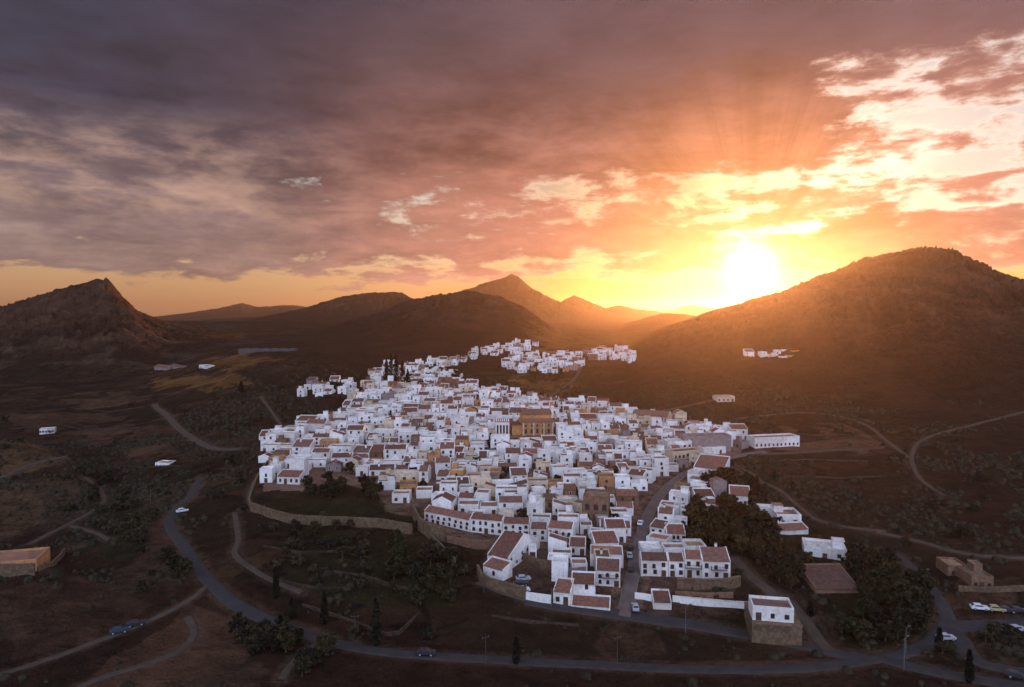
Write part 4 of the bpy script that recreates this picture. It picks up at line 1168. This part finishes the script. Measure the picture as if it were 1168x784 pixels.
# ------------------------------------------------------------------ walls along roads, gardens and terraces
def wall_run(pts, h, t, mat, name, label, cat='wall', cap=None, group=None):
    P = [at(*p) for p in pts]
    L = [(p.x, p.y) for p in P]
    dense = []
    for i in range(len(L) - 1):
        n = max(1, int(math.hypot(L[i + 1][0] - L[i][0], L[i + 1][1] - L[i][1]) / 3.0))
        for k_ in range(n): dense.append((L[i][0] + (L[i + 1][0] - L[i][0]) * k_ / n, L[i][1] + (L[i + 1][1] - L[i][1]) * k_ / n))
    dense.append(L[-1])
    A = np.array(dense); tn = np.gradient(A, axis=0); tn /= np.hypot(tn[:, 0], tn[:, 1])[:, None]
    nn = np.stack([-tn[:, 1], tn[:, 0]], 1)
    z = zmesh(A[:, 0], A[:, 1])
    zsm = np.convolve(np.pad(z, 2, 'edge'), np.ones(5) / 5, 'valid')
    rg = random.Random(len(dense) * 7 + int(pts[0][0]))
    def sec(mb, lo, hi, tt, mt):
        v, f = [], []
        for i in range(len(A)):
            a = A[i] + nn[i] * tt / 2; b_ = A[i] - nn[i] * tt / 2
            v += [(a[0], a[1], lo[i]), (b_[0], b_[1], lo[i]), (b_[0], b_[1], hi[i]), (a[0], a[1], hi[i])]
        for i in range(len(A) - 1):
            for k_ in range(4):
                j = (k_ + 1) % 4
                f.append((i * 4 + k_, i * 4 + j, (i + 1) * 4 + j, (i + 1) * 4 + k_))
        f += [(3, 2, 1, 0), tuple((len(A) - 1) * 4 + k_ for k_ in range(4))]
        mb.mesh(v, f, mt)
    top = zsm + h + np.array([rg.uniform(-0.08, 0.08) for _ in dense])
    mb = MB(); sec(mb, z - 3.0, top, t, mat)
    o = tag(link(name, mb.data(name)), label, cat, group)
    if cap:
        c = MB(); sec(c, top + 0.003, top + 0.12, t + 0.16, cap); link('coping', c.data('coping'), o)
    return o
wall_run([(287, 583), (305, 589), (330, 594), (380, 598), (430, 602), (470, 610)], 3.2, 0.8, 'terrace_stone', 'garden_wall', 'long tan stone wall along the foot of the left gardens')
wall_run([(307, 527), (297, 540), (289, 556), (284, 572), (286, 582)], 1.6, 0.6, 'terrace_stone', 'garden_wall', 'pale stone wall climbing beside the track to the left corner of town')
wall_run([(471, 580), (472, 592), (478, 606), (492, 616), (508, 619)], 4.5, 0.8, 'terrace_stone', 'retaining_wall', 'high brown retaining wall curving round the left end of the curved terrace')
wall_run([(486, 612), (500, 627), (519, 646)], 2.2, 0.6, 'terrace_stone', 'garden_wall', 'short stone wall running down into the dark trees below the terrace')
wall_run([(510, 619), (540, 625), (568, 624)], 2.4, 0.6, 'brown_stone', 'retaining_wall', 'low brown terrace wall in front of the curved terrace')
wall_run([(545, 655), (549, 664), (560, 671), (580, 677), (600, 683)], 3.0, 0.7, 'terrace_stone', 'retaining_wall', 'rounded stone wall below the tip of the long white wing')
wall_run([(600, 684), (615, 687), (629, 689)], 2.4, 0.5, 'clean_white', 'yard_wall', 'white yard wall left of the house with two dark doors')
wall_run([(597, 640), (615, 648), (640, 651)], 2.6, 0.5, 'terrace_stone', 'yard_wall', 'brown wall along the sunken courtyard', )
wall_run([(643, 659), (655, 660), (668, 658)], 3.0, 0.4, 'grey_stone', 'yard_wall', 'grey wall standing in the yard left of the tall house with arched windows')
wall_run([(772, 671), (800, 672), (830, 672), (844, 668)], 2.8, 0.7, 'terrace_stone', 'retaining_wall', 'two-level brown stone terrace wall below the row houses', cap='brown_stone')
wall_run([(770, 680), (800, 682), (836, 682)], 1.6, 0.5, 'brown_stone', 'retaining_wall', 'lower brown terrace wall nearest the white garden wall')
wall_run([(724, 682), (735, 684), (744, 686)], 1.7, 0.4, 'clean_white', 'garden_wall', 'short white wall left of the tiny white shed')
wall_run([(767, 686), (800, 690), (830, 693), (856, 696)], 1.7, 0.4, 'clean_white', 'garden_wall', 'long low white garden wall right of the tiny white shed', cap='white_roof')
wall_run([(1093, 675), (1125, 678), (1168, 676)], 1.5, 0.5, 'terrace_stone', 'garden_wall', 'low stone wall behind the car park')
wall_run([(-25, 660), (10, 659), (40, 657)], 3.4, 0.5, 'terrace_stone', 'yard_wall', 'grey-brown yard wall in front of the country house on the knoll')
wall_run([(44, 652), (60, 643), (74, 631)], 1.8, 0.4, 'terrace_stone', 'yard_wall', 'brown yard wall on the right of the country house on the knoll')
wall_run([(838, 532), (860, 545), (868, 552)], 1.4, 0.5, 'terrace_stone', 'garden_wall', 'low wall above the dark trees at the top of the steep street')
wall_run([(380, 655), (420, 660), (455, 668), (478, 672)], 0.8, 0.5, 'dry_stone', 'garden_wall', 'low field wall among the gardens left of the dark trees')
wall_run([(345, 690), (400, 708), (440, 724), (455, 722), (478, 696)], 0.7, 0.5, 'dry_stone', 'garden_wall', 'low angled field wall behind the largest cypress')

# the stone base that carries the house with the scalloped parapet
P, Q = at(857, 731.5), at(914, 736)
d_ = Q - P; w_ = d_.length; rz_ = math.atan2(d_.y, d_.x)
mb = MB(); zb_ = min(P.z, Q.z)
bx = e1.location.z - zb_
br = root('stone_base', ((P.x + Q.x) / 2, (P.y + Q.y) / 2, zb_), rz_, 'tall tan stone base under the white house with scalloped parapet', 'wall')
mb.box(-w_ / 2, w_ / 2, -0.6, 11, -4, bx - 0.004, 'terrace_stone'); link('masonry', mb.data('masonry'), br)
mb = MB(); mb.box(-w_ / 2 - 0.1, w_ / 2 + 0.1, -0.75, -0.605, bx - 0.5, bx + 0.1, 'brown_stone'); link('coping', mb.data('base_coping'), br)
pm = MB()
for i in range(2):
    prof = [(math.cos(t) * 2.3, math.sin(t) * 0.8) for t in np.linspace(0, math.pi, 9)]
    v = [(-2.6 + i * 5.2 + x, 0.002, 4.25 + z) for x, z in prof] + [(-2.6 + i * 5.2 + x, 0.25, 4.25 + z) for x, z in prof]
    pm.mesh(v, [tuple(range(9)), tuple(range(17, 8, -1))] + [(k_, k_ + 9, k_ + 10, k_ + 1) for k_ in range(8)], 'white_plaster')

# greenhouse far in the valley
def greenhouse(px0, px1, py, label):
    P, Q = at(px0, py), at(px1, py); w = (Q - P).length; m_ = (P + Q) / 2
    r_ = root('greenhouse', (m_.x, m_.y, zg(m_.x, m_.y)), 0, label, 'greenhouse')
    b_ = MB(); n = 6
    for i in range(n):
        x0 = -w / 2 + w * i / n; x1 = x0 + w / n
        b_.mesh([(x0, 0, -3), (x1, 0, -3), (x1, 9, -3), (x0, 9, -3), (x0, 0, 2.6), (x1, 0, 2.6), (x1, 9, 2.6), (x0, 9, 2.6), ((x0 + x1) / 2, 0, 3.4), ((x0 + x1) / 2, 9, 3.4)],
                [(0, 1, 5, 8, 4), (3, 7, 9, 6, 2), (4, 8, 9, 7), (8, 5, 6, 9)] + ([(0, 4, 7, 3)] if i == 0 else []) + ([(1, 2, 6, 5)] if i == n - 1 else []), 'greenhouse_sheet')
    link('sheeting', b_.data('sheeting'), r_)
    f_ = MB(); f_.box(-1.2, 1.2, -0.08, -0.004, 0, 2.6, 'pole_metal'); link('door', f_.data('greenhouse_door'), r_)
greenhouse(284, 326, 402, 'long pale greenhouse in the far valley left of the dark hill')

# ------------------------------------------------------------------ trees
LEAFQ = []
def leaf_quads(mb, c, rad, n, size, rg, mat):
    for _ in range(n):
        d = Vector((rg.gauss(0, 1), rg.gauss(0, 1), rg.gauss(0, 1))); d.normalize()
        q = c + Vector((d.x * rad.x, d.y * rad.y, d.z * rad.z)) * (rg.random() ** 0.45)
        a = Vector((rg.gauss(0, 1), rg.gauss(0, 1), rg.gauss(0, 0.7))); a.normalize()
        b_ = a.cross(Vector((rg.gauss(0, 1), rg.gauss(0, 1), rg.gauss(0, 1)))); b_.normalize()
        s_ = size * rg.uniform(0.6, 1.35)
        mb.face([q - a * s_ - b_ * s_ * 0.5, q + a * s_ * 0.2 - b_ * s_ * 0.7, q + a * s_ + b_ * s_ * 0.3, q - a * s_ * 0.3 + b_ * s_ * 0.7], mat)

def tree_proto(seed, h, r_, leaf, clumps, flat=0.75):
    rg = random.Random(seed)
    T = MB()
    top = Vector((rg.uniform(-0.3, 0.3), rg.uniform(-0.3, 0.3), h * 0.55))
    T.tube([(0, 0, -0.8), (0.05, 0, h * 0.2), tuple(top)], [0.34 * r_ / 3, 0.24 * r_ / 3, 0.12 * r_ / 3], 'bark', 7)
    C = MB()
    for i in range(clumps):
        a = rg.uniform(0, 6.283); rr = r_ * math.sqrt(rg.random()) * 0.82
        zc = h * (0.26 + 0.64 * rg.random() * (1 - 0.45 * (rr / r_) ** 2))
        c = Vector((rr * math.cos(a), rr * math.sin(a), zc))
        if i < 7:
            T.tube([(0, 0, h * 0.22), tuple((top + c) * 0.42 + Vector((0, 0, -0.1))), tuple(c)], [0.13 * r_ / 3, 0.08 * r_ / 3, 0.03], 'bark', 5)
        q = r_ * rg.uniform(0.24, 0.40)
        leaf_quads(C, c, Vector((q, q, q * flat)), int(30 + 26 * rg.random()), 0.30 * r_ / 3 + 0.06, rg, leaf)
    return T.data('tree_trunk'), C.data('tree_crown')
def cypress_proto(seed, h, r_):
    rg = random.Random(seed); T = MB(); C = MB()
    T.tube([(0, 0, -0.8), (0, 0, h * 0.9)], [0.16, 0.04], 'bark', 6)
    for i in range(46):
        t = (i + 0.5) / 46
        rr = r_ * (min(1, t / 0.18) ** 0.6) * (1 - t) ** 0.55 * rg.uniform(0.75, 1.1)
        a = rg.uniform(0, 6.283)
        leaf_quads(C, Vector((math.cos(a) * rr * 0.3, math.sin(a) * rr * 0.3, 0.35 + t * (h - 0.5))), Vector((rr * 0.85, rr * 0.85, h * 0.035)), 44, 0.40, rg, 'cypress_leaf')
    return T.data('cypress_trunk'), C.data('cypress_crown')
PROTO = {'broad': [tree_proto(i, 5.6 + (i % 3) * 0.6, 3.0, 'tree_leaf', 20) for i in range(5)], 'olive': [tree_proto(40 + i, 3.8, 2.5, 'olive_leaf', 14) for i in range(4)],
         'pine': [tree_proto(60 + i, 8.5, 3.6, 'tree_leaf', 24, 0.6) for i in range(3)]}
TREES = []
def tree(x, y, kind, sc, desc, group, rg, lab=True):
    tr, cr = rg.choice(PROTO[kind])
    r_ = root(kind + '_tree' if kind != 'broad' else 'leafy_tree', (x, y, zg(x, y) - 0.1), rg.uniform(0, 6.28), None, 'tree', group)
    r_.scale = (sc * rg.uniform(0.9, 1.12), sc * rg.uniform(0.9, 1.12), sc * rg.uniform(0.88, 1.15))
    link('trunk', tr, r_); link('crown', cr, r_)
    px, py = topix(x, y, r_.location.z)
    TREES.append((r_, desc, px, py))
    return r_
GROVES = [([(776, 598), (800, 576), (835, 582), (866, 596), (884, 612), (882, 640), (850, 646), (836, 640), (806, 622), (782, 622)], 40, 'broad', (0.6, 1.4), 'large dark tree of the grove'),
          ([(944, 660), (985, 640), (1030, 640), (1052, 668), (1060, 700), (1030, 728), (985, 738), (952, 726), (985, 700), (985, 662)], 34, 'broad', (0.55, 1.35), 'dark garden tree'),
          ([(795, 552), (830, 548), (856, 556), (864, 568), (840, 572), (800, 566)], 12, 'broad', (0.9, 1.3), 'dark tree above the villas'),
          ([(345, 552), (390, 548), (432, 556), (440, 570), (420, 572), (350, 566)], 14, 'broad', (0.7, 1.1), 'dark tree in the upper garden'),
          ([(450, 625), (490, 628), (530, 655), (525, 685), (470, 695), (445, 670)], 26, 'broad', (0.5, 1.15), 'dark tree under the terrace walls'),
          ([(268, 722), (300, 716), (345, 728), (340, 744), (290, 748)], 14, 'broad', (0.55, 0.95), 'dark tree beside the main road'),
          ([(322, 765), (340, 746), (372, 738), (376, 748), (345, 772)], 12, 'broad', (0.5, 0.8), 'low dark tree in the walled plot'),
          ([(300, 595), (430, 605), (445, 650), (380, 690), (310, 660), (290, 620)], 26, 'olive', (0.55, 1.0), 'grey-green olive tree'),
          ([(100, 548), (145, 556), (170, 600), (160, 640), (125, 625), (100, 590)], 18, 'olive', (0.7, 1.2), 'grey-green olive tree'),
          ([(186, 640), (212, 636), (215, 660), (190, 665)], 4, 'broad', (0.7, 1.0), 'leafy tree'),
          ([(470, 428), (520, 424), (530, 436), (490, 446), (455, 448)], 10, 'broad', (0.9, 1.4), 'dark far tree'),
          ([(230, 520), (290, 525), (280, 580), (240, 575)], 10, 'olive', (0.7, 1.2), 'grey-green olive tree'),
          ([(690, 570), (708, 585), (706, 612), (694, 606)], 7, 'olive', (0.7, 1.1), 'pale brownish tree'),
          ([(860, 615), (912, 622), (935, 670), (910, 680), (870, 655)], 16, 'broad', (0.6, 1.0), 'dark tree between the grove and the barn'),
          ([(745, 640), (770, 640), (840, 620), (850, 660), (842, 662)], 3, 'olive', (0.5, 0.7), 'small bush-like tree'),
          ([(1085, 725), (1065, 745), (1080, 752), (1100, 746)], 4, 'olive', (0.5, 0.8), 'small tree on the traffic island'),
          ([(1112, 722), (1150, 722), (1168, 740), (1130, 748)], 6, 'olive', (0.5, 0.9), 'small tree right of the junction')]
rg = random.Random(4)
for gi, (poly, n, kind, (s0, s1), desc) in enumerate(GROVES):
    xs = [p[0] for p in poly]; ys = [p[1] for p in poly]; k_ = 0; placed = []
    for tr in range(n * 40):
        if k_ >= n: break
        a, b_ = rg.uniform(min(xs), max(xs)), rg.uniform(min(ys), max(ys))
        if not inpoly(np.array([a]), np.array([b_]), poly)[0]: continue
        p_ = at(a, b_); sc = rg.uniform(s0, s1)
        if any((p_.x - x) ** 2 + (p_.y - y) ** 2 < (1.9 * (sc + s_)) ** 2 for x, y, s_ in placed): continue
        if road_gap([p_.x], [p_.y])[0] < 1.5: continue
        if not free(corners(p_.x, p_.y, 0, -1.0, 1.0, -1.0, 1.0), 0.5): continue
        placed.append((p_.x, p_.y, sc)); k_ += 1
        tree(p_.x, p_.y, kind, sc, desc, 'trees around the town', rg)
LAND_T = LAND + [('barn', 955, 660), ('left farm track', 110, 580), ('largest cypress', 430, 735), ('stone-based house', 886, 715), ('road bend', 196, 595), ('road junction', 1072, 720), ('curved courtyard wall', 575, 676), ('long garden wall', 380, 596)]
LAND_H = LAND; LAND = LAND_T
autolabel(TREES, 'tree')
for px, py, hpx, wpx, label in ((429, 736, 52, 13, 'largest dark cypress beside the main road'), (370, 713, 36, 8, 'mid-sized cypress left of the largest one beside the road'), (315, 682, 34, 7, 'cypress left of the others above the main road'),
                                (333, 706, 22, 5, 'small slim cypress between two taller ones by the main road'), (320, 725, 22, 8, 'short thick cypress at the road edge among low dark trees'), (589, 757, 30, 4, 'slim cypress standing alone at the roadside below town'),
                                (1105, 778, 36, 5, 'tall slim cypress at the lower right corner by the junction'), (1071, 743, 26, 6, 'cypress on the small island at the junction'), (441, 437, 26, 8, 'leftmost of the dark cypresses at the top of town'),
                                (446, 440, 34, 10, 'tallest of the dark cypresses at the top of town'), (452, 439, 32, 10, 'cypress right beside the tallest one at the top of town'), (459, 437, 24, 8, 'shorter cypress right of the cluster at the top of town'),
                                (465, 443, 20, 7, 'lowest rightmost cypress of the cluster at the top of town'), (416, 562, 20, 8, 'dark cypress at the right end of the upper garden'), (425, 563, 16, 8, 'second dark cypress right end of the upper garden'),
                                (652, 569, 15, 4, 'small cypress pair member among white roofs, left one'), (657, 569, 13, 4, 'small cypress pair member among white roofs, right one'), (863, 566, 22, 4, 'slim dark cypress beside the end villa'),
                                (742, 640, 0, 0, ''), (855, 590, 26, 5, 'slim cypress between the grove and the end villa'), (925, 702, 16, 4, 'small cypress right of the lane near the barn'), (275, 447, 12, 7, 'far cypress in the ochre fields')):
    if not hpx: continue
    p_ = gat(px, py); h = hpx * p_.y / FOC; r_ = max(0.9, wpx * p_.y / FOC * 0.62); h *= 1.08
    tr, cr = cypress_proto(int(px), h, r_)
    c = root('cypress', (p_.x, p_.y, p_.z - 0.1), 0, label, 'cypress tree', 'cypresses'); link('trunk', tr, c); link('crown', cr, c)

# ------------------------------------------------------------------ low scrub over the open slopes
def scrub():
    rs = np.random.RandomState(8)
    N = 44000
    u = rs.uniform(-42, 42, N); r_ = np.sqrt(rs.uniform(110 ** 2, 700 ** 2, N)) * 0.35 + rs.uniform(120, 560, N) * 0.65
    x, y = r_ * np.sin(np.radians(u)), r_ * np.cos(np.radians(u))
    dens = fbm(x / 24.0, y / 24.0, 5, 3) * 0.7 + fbm(x / 90.0, y / 90.0, 15, 2) * 0.5
    zz = zmesh(x, y)
    f_ = y * math.cos(PITCH) - (zz - CAMZ) * math.sin(PITCH)
    vx = CX + FOC * x / f_; vy = CY - FOC * (y * math.sin(PITCH) + (zz - CAMZ) * math.cos(PITCH)) / f_
    ok = (dens > 0.60) & (road_gap(x, y) > 0.9) & ~inpoly(vx, vy, TOWN)
    for poly, c in FIELDS[:8] : ok &= ~inpoly(vx, vy, poly)
    for poly, c in FIELDS[8:]: ok &= ~(inpoly(vx, vy, poly) & (rs.rand(N) < 0.78))
    x, y, zz = x[ok], y[ok], zz[ok]
    hit = np.zeros(len(x), bool)
    for F, fx_, fy_ in FOOT:
        hit |= (np.abs(x - fx_) < 6) & (np.abs(y - fy_) < 8)
    x, y, zz = x[~hit], y[~hit], zz[~hit]
    n = len(x)
    s_ = (0.22 + 1.25 * rs.rand(n) ** 3.0) * (1 + np.clip((y - 250) / 500, 0, 1) * 0.5)
    segs = 7
    th = np.arange(segs) * 2 * np.pi / segs
    V = np.zeros((n, 2 * segs + 1, 3))
    for ring, (rr, hh) in enumerate(((1.0, -0.15), (0.85, 0.55))):
        jr = rs.uniform(0.65, 1.3, (n, segs)); jz = rs.uniform(-0.2, 0.25, (n, segs))
        V[:, ring * segs:(ring + 1) * segs, 0] = x[:, None] + np.cos(th) * rr * jr * s_[:, None]
        V[:, ring * segs:(ring + 1) * segs, 1] = y[:, None] + np.sin(th) * rr * jr * s_[:, None]
        V[:, ring * segs:(ring + 1) * segs, 2] = zz[:, None] + (hh + jz * ring) * s_[:, None]
    V[:, -1] = np.stack([x, y, zz + s_ * rs.uniform(0.75, 1.1, n)], 1)
    fq = []
    for k_ in range(segs):
        j = (k_ + 1) % segs
        fq += [(k_, j, segs + j), (k_, segs + j, segs + k_), (segs + k_, segs + j, 2 * segs)]
    F = (np.array(fq)[None] + (np.arange(n) * (2 * segs + 1))[:, None, None]).reshape(-1, 3)
    me = bpy.data.meshes.new('scrub'); np_mesh(me, V.reshape(-1, 3), F)
    me.materials.append(MATS['scrub_leaf'])
    tag(link('scrub', me), kind='stuff')
    print('scrub', n)
scrub()

# ------------------------------------------------------------------ cars, poles, lamps
def car_proto(paint):
    B = MB()
    prof = [(-2.1, 0.35), (2.05, 0.35), (2.1, 0.72), (1.95, 0.92), (0.95, 1.0), (0.35, 1.46), (-1.25, 1.48), (-1.95, 1.02), (-2.12, 0.9)]
    v = [(x, -0.82 + (0.10 if z > 1.2 else 0), z) for x, z in prof] + [(x, 0.82 - (0.10 if z > 1.2 else 0), z) for x, z in prof]
    n = len(prof)
    B.mesh(v, [tuple(range(n)), tuple(range(2 * n - 1, n - 1, -1))] + [(i, n + i, n + (i + 1) % n, (i + 1) % n) for i in range(n)], paint)
    G = MB()
    G.face([(1.0, -0.70, 0.985), (1.0, 0.70, 0.985), (0.42, 0.62, 1.43), (0.42, -0.62, 1.43)], 'dark_pane')
    me_g = MB(); me_g.mesh([(0.98, -0.72, 1.0), (0.98, 0.72, 1.0), (0.38, 0.64, 1.45), (0.38, -0.64, 1.45), (1.02, -0.72, 1.0), (1.02, 0.72, 1.0), (0.42, 0.64, 1.47), (0.42, -0.64, 1.47)], [(4, 5, 6, 7), (0, 4, 7, 3), (1, 2, 6, 5), (0, 1, 5, 4), (3, 7, 6, 2)], 'dark_pane')
    rw = MB(); rw.mesh([(-1.86, -0.66, 1.1), (-1.86, 0.66, 1.1), (-1.34, 0.62, 1.44), (-1.34, -0.62, 1.44), (-1.92, -0.66, 1.1), (-1.92, 0.66, 1.1), (-1.40, 0.62, 1.46), (-1.40, -0.62, 1.46)], [(7, 6, 5, 4), (3, 7, 4, 0), (5, 6, 2, 1), (4, 5, 1, 0), (2, 6, 7, 3)], 'dark_pane')
    sw = MB(); sw.mesh([(0.72, -0.80, 1.04), (-1.55, -0.80, 1.04), (-1.15, -0.745, 1.38), (0.30, -0.745, 1.38), (0.72, -0.83, 1.04), (-1.55, -0.83, 1.04), (-1.15, -0.765, 1.39), (0.30, -0.765, 1.39)], [(4, 7, 6, 5), (0, 3, 7, 4), (3, 2, 6, 7), (1, 5, 6, 2), (0, 4, 5, 1)], 'dark_pane')
    W = MB(); W.tube([(0, -0.1, 0), (0, 0.1, 0)], 0.32, 'rubber', 12)
    Rm = MB(); Rm.tube([(0, -0.115, 0), (0, 0.115, 0)], 0.19, 'car_silver', 10)
    H = MB(); H.box(2.06, 2.12, -0.16, 0.16, 0.70, 0.84, 'lamp_glass')
    return B.data('car_body'), me_g.data('windscreen'), rw.data('rear_window'), sw.data('side_window'), W.data('tyre'), Rm.data('rim'), H.data('headlight')
CARP = {}
def car(px, py, deg, paint, label, dz0=0.2):
    if paint not in CARP:
        ms = car_proto(paint)
        r_ = root('parked_car', (0, 0, 0), 0, label, 'car', 'parked cars')
        b_ = link('body', ms[0], r_); link('windscreen', ms[1], r_); link('rear_window', ms[2], r_); link('side_window', ms[3], r_)
        link('side_window', ms[3], r_, Matrix.Scale(-1, 4, (0, 1, 0)))
        for wx in (-1.3, 1.3):
            for wy in (-0.76, 0.76):
                w_ = link('wheel', ms[4], r_, Matrix.Translation((wx, wy, 0.32))); link('rim', ms[5], w_)
        for wy in (-0.55, 0.55): link('headlight', ms[6], r_, Matrix.Translation((0, wy, 0)))
        CARP[paint] = r_; c = r_
    else:
        c = copy_tree(CARP[paint], (0, 0, 0), 0)
    p_ = at(px, py); z = max(zg(p_.x, p_.y), zat(p_.x, p_.y)) + dz0
    c.location = (p_.x, p_.y, z); c.rotation_euler = (0, 0, R(deg)); c['label'] = label
for a_ in ((730.5, 599, 72, 'car_white', 'white car parked on the right of the steep street', 0.22), (719.5, 626, 82, 'car_dark', 'dark car parked at the left kerb of the steep street, upper one', 0.22),
           (718, 636, 84, 'car_silver', 'silver car parked at the left kerb of the steep street', 0.22), (719, 651, 84, 'car_dark', 'dark car parked at the left kerb of the steep street, lower one', 0.22),
           (724.5, 696, 86, 'car_silver', 'silver car parked at the foot of the steep street', 0.25), (597, 662, 10, 'car_silver', 'silver car in the sunken courtyard', 0.0), (594, 668, 12, 'car_dark', 'dark car in the sunken courtyard', 0.0),
           (596, 675, 12, 'car_white', 'white car in the sunken courtyard just inside the curved wall', 0.0), (1117, 696, -12, 'car_white', 'white car in the right car park', 0.05), (1136, 697.5, -12, 'car_beige', 'beige car in the right car park', 0.05),
           (1148, 698.5, -10, 'car_dark', 'dark car right of the beige car in the car park', 0.05), (1161, 699, -8, 'car_dark', 'dark car furthest right in the car park', 0.05), (1141, 720, 4, 'car_dark', 'dark car standing beside the road to the right', 0.02),
           (1160, 720, 4, 'car_silver', 'silver car standing beside the road to the right', 0.02), (1079, 730, 0, 'car_silver', 'silver car on the junction beside the island cypress', 0.1), (1160, 774, -30, 'car_dark', 'dark car at the lower right corner', 0.1),
           (136, 722, 25, 'car_blue', 'blue car parked beside the lower left track', 0.08), (155, 714, 28, 'car_dark', 'dark car parked beside the lower left track', 0.08), (208, 585, 40, 'car_white', 'white car driving round the bend of the main road', 0.2),
           (486, 748, -4, 'car_dark', 'dark car driving along the main road below town', 0.2)):
    car(*a_)

def pole(px, py, h, label, lamp=False, cross=False):
    p_ = gat(px, py)
    r_ = root('street_lamp' if lamp else 'utility_pole', (p_.x, p_.y, p_.z - 0.2), R(px % 40), label, 'street lamp' if lamp else 'pole', 'poles along the roads')
    b_ = MB(); b_.tube([(0, 0, -0.5), (0, 0, h)], [0.13, 0.08], 'pole_metal' if lamp else 'bark', 7); link('post', b_.data('post'), r_)
    if lamp:
        a_ = MB(); a_.tube([(0, 0, h - 0.05), (0.5, 0, h + 0.2), (1.3, 0, h + 0.25)], 0.05, 'pole_metal', 5); arm = link('arm', a_.data('lamp_arm'), r_)
        l_ = MB(); l_.box(1.0, 1.7, -0.14, 0.14, h + 0.13, h + 0.20, 'lamp_glass'); l_.box(0.98, 1.72, -0.16, 0.16, h + 0.203, h + 0.32, 'pole_metal'); link('lamp_head', l_.data('lamp_head'), arm)
    else:
        c = MB(); c.box(-0.9, 0.9, -0.06, 0.06, h - 0.7, h - 0.58, 'bark'); k_ = link('crossarm', c.data('crossarm'), r_)
        for x in (-0.8, 0, 0.8):
            i_ = MB(); i_.tube([(x, 0, h - 0.58), (x, 0, h - 0.35)], 0.06, 'lamp_glass', 6); link('insulator', i_.data('insulator'), k_)
pole(704, 763, 8, 'dark utility pole at the roadside below the steep street')
pole(554, 757, 7, 'dark utility pole left of the lone roadside cypress')
pole(1031, 764, 7.5, 'street lamp on the near side of the junction', True)
pole(1033, 746, 6.5, 'street lamp on the far side of the junction', True)
pole(1053, 674, 6, 'street lamp beside the road climbing from the junction', True)
pole(782, 722, 7, 'street lamp beside the upper road below the garden', True)
pole(629, 692, 5, 'street lamp left of the house with two dark doors', True)
pole(711, 690, 5, 'street lamp at the foot of the steep street', True)
pole(405, 727, 6, 'utility pole left of the largest cypress')
pole(299, 590, 5, 'utility pole at the left end of the long garden wall')
pole(552, 676, 6, 'utility pole left of the rounded stone wall')
pole(172, 575, 9, 'pale utility pole in the valley plot')
pole(844, 562, 8, 'utility pole behind the end villa')

# field walls, hedged terraces and single trees of the left valley and the right-hand slope
for i, (pts, label) in enumerate((
        ([(30, 470), (80, 466), (130, 468), (165, 464)], 'field wall across the far left valley, the farthest one'), ([(10, 489), (70, 487), (110, 492), (160, 488)], 'field wall behind the white farmhouse with a verandah'),
        ([(95, 503), (150, 505), (210, 499)], 'field wall above the ploughed plot in the valley'), ([(130, 530), (165, 535), (205, 531)], 'field wall just below the white farmhouse by the ploughed plot'),
        ([(240, 540), (262, 548), (282, 545)], 'short field wall left of the track to town'), ([(300, 625), (340, 634), (385, 632), (425, 640)], 'garden terrace wall under the long garden wall'),
        ([(310, 662), (360, 672), (400, 671)], 'garden terrace wall left of the dark trees'), ([(865, 500), (900, 494), (960, 497), (985, 501)], 'terrace edge behind the lone arcade house'),
        ([(880, 528), (940, 524), (990, 527)], 'terrace edge in front of the lone arcade house'), ([(905, 545), (960, 548), (1010, 545)], 'low terrace wall on the bare right slope'),
        ([(560, 703), (610, 712), (660, 716)], 'low bank wall on the slope below the upper road'))):
    wall_run(pts, 0.6, 0.5, 'dry_stone', 'field_wall', label, 'wall', None, 'field walls')
TREES.clear()
rg = random.Random(91)
SPOTS = []
for tr in range(4000):
    if len(SPOTS) >= 130: break
    a, b_ = rg.choice(((rg.uniform(5, 300), rg.uniform(450, 600)), (rg.uniform(150, 540), rg.uniform(600, 735)), (rg.uniform(850, 1160), rg.uniform(500, 640)), (rg.uniform(280, 430), rg.uniform(440, 500)), (rg.uniform(560, 740), rg.uniform(420, 470))))
    if inpoly(np.array([a]), np.array([b_]), TOWN)[0]: continue
    p_ = at(a, b_)
    if road_gap([p_.x], [p_.y])[0] < 1.8 or not free(corners(p_.x, p_.y, 0, -1, 1, -1, 1), 1.0): continue
    if fbm(np.array([p_.x / 40.0]), np.array([p_.y / 40.0]), 23, 3)[0] < 0.5: continue
    SPOTS.append(1)
    tree(p_.x, p_.y, rg.choice(('olive', 'olive', 'broad')), rg.uniform(0.4, 0.9), rg.choice(('small lone tree', 'lone rounded tree')), 'scattered trees', rg)
# a few trees in patios and squares between the houses
k_ = 0
for tr in range(3000):
    if k_ >= 40: break
    a, b_ = rg.uniform(320, 830), rg.uniform(440, 660)
    if not inpoly(np.array([a]), np.array([b_]), TOWN_BUILD)[0]: continue
    p_ = at(a, b_)
    if road_gap([p_.x], [p_.y])[0] < 1.0 or not free(corners(p_.x, p_.y, 0, -0.6, 0.6, -0.6, 0.6), 0.1): continue
    k_ += 1
    tree(p_.x, p_.y, 'broad', rg.uniform(0.45, 0.8), 'small patio tree between houses', 'trees between the houses', rg)
autolabel(TREES, 'tree')
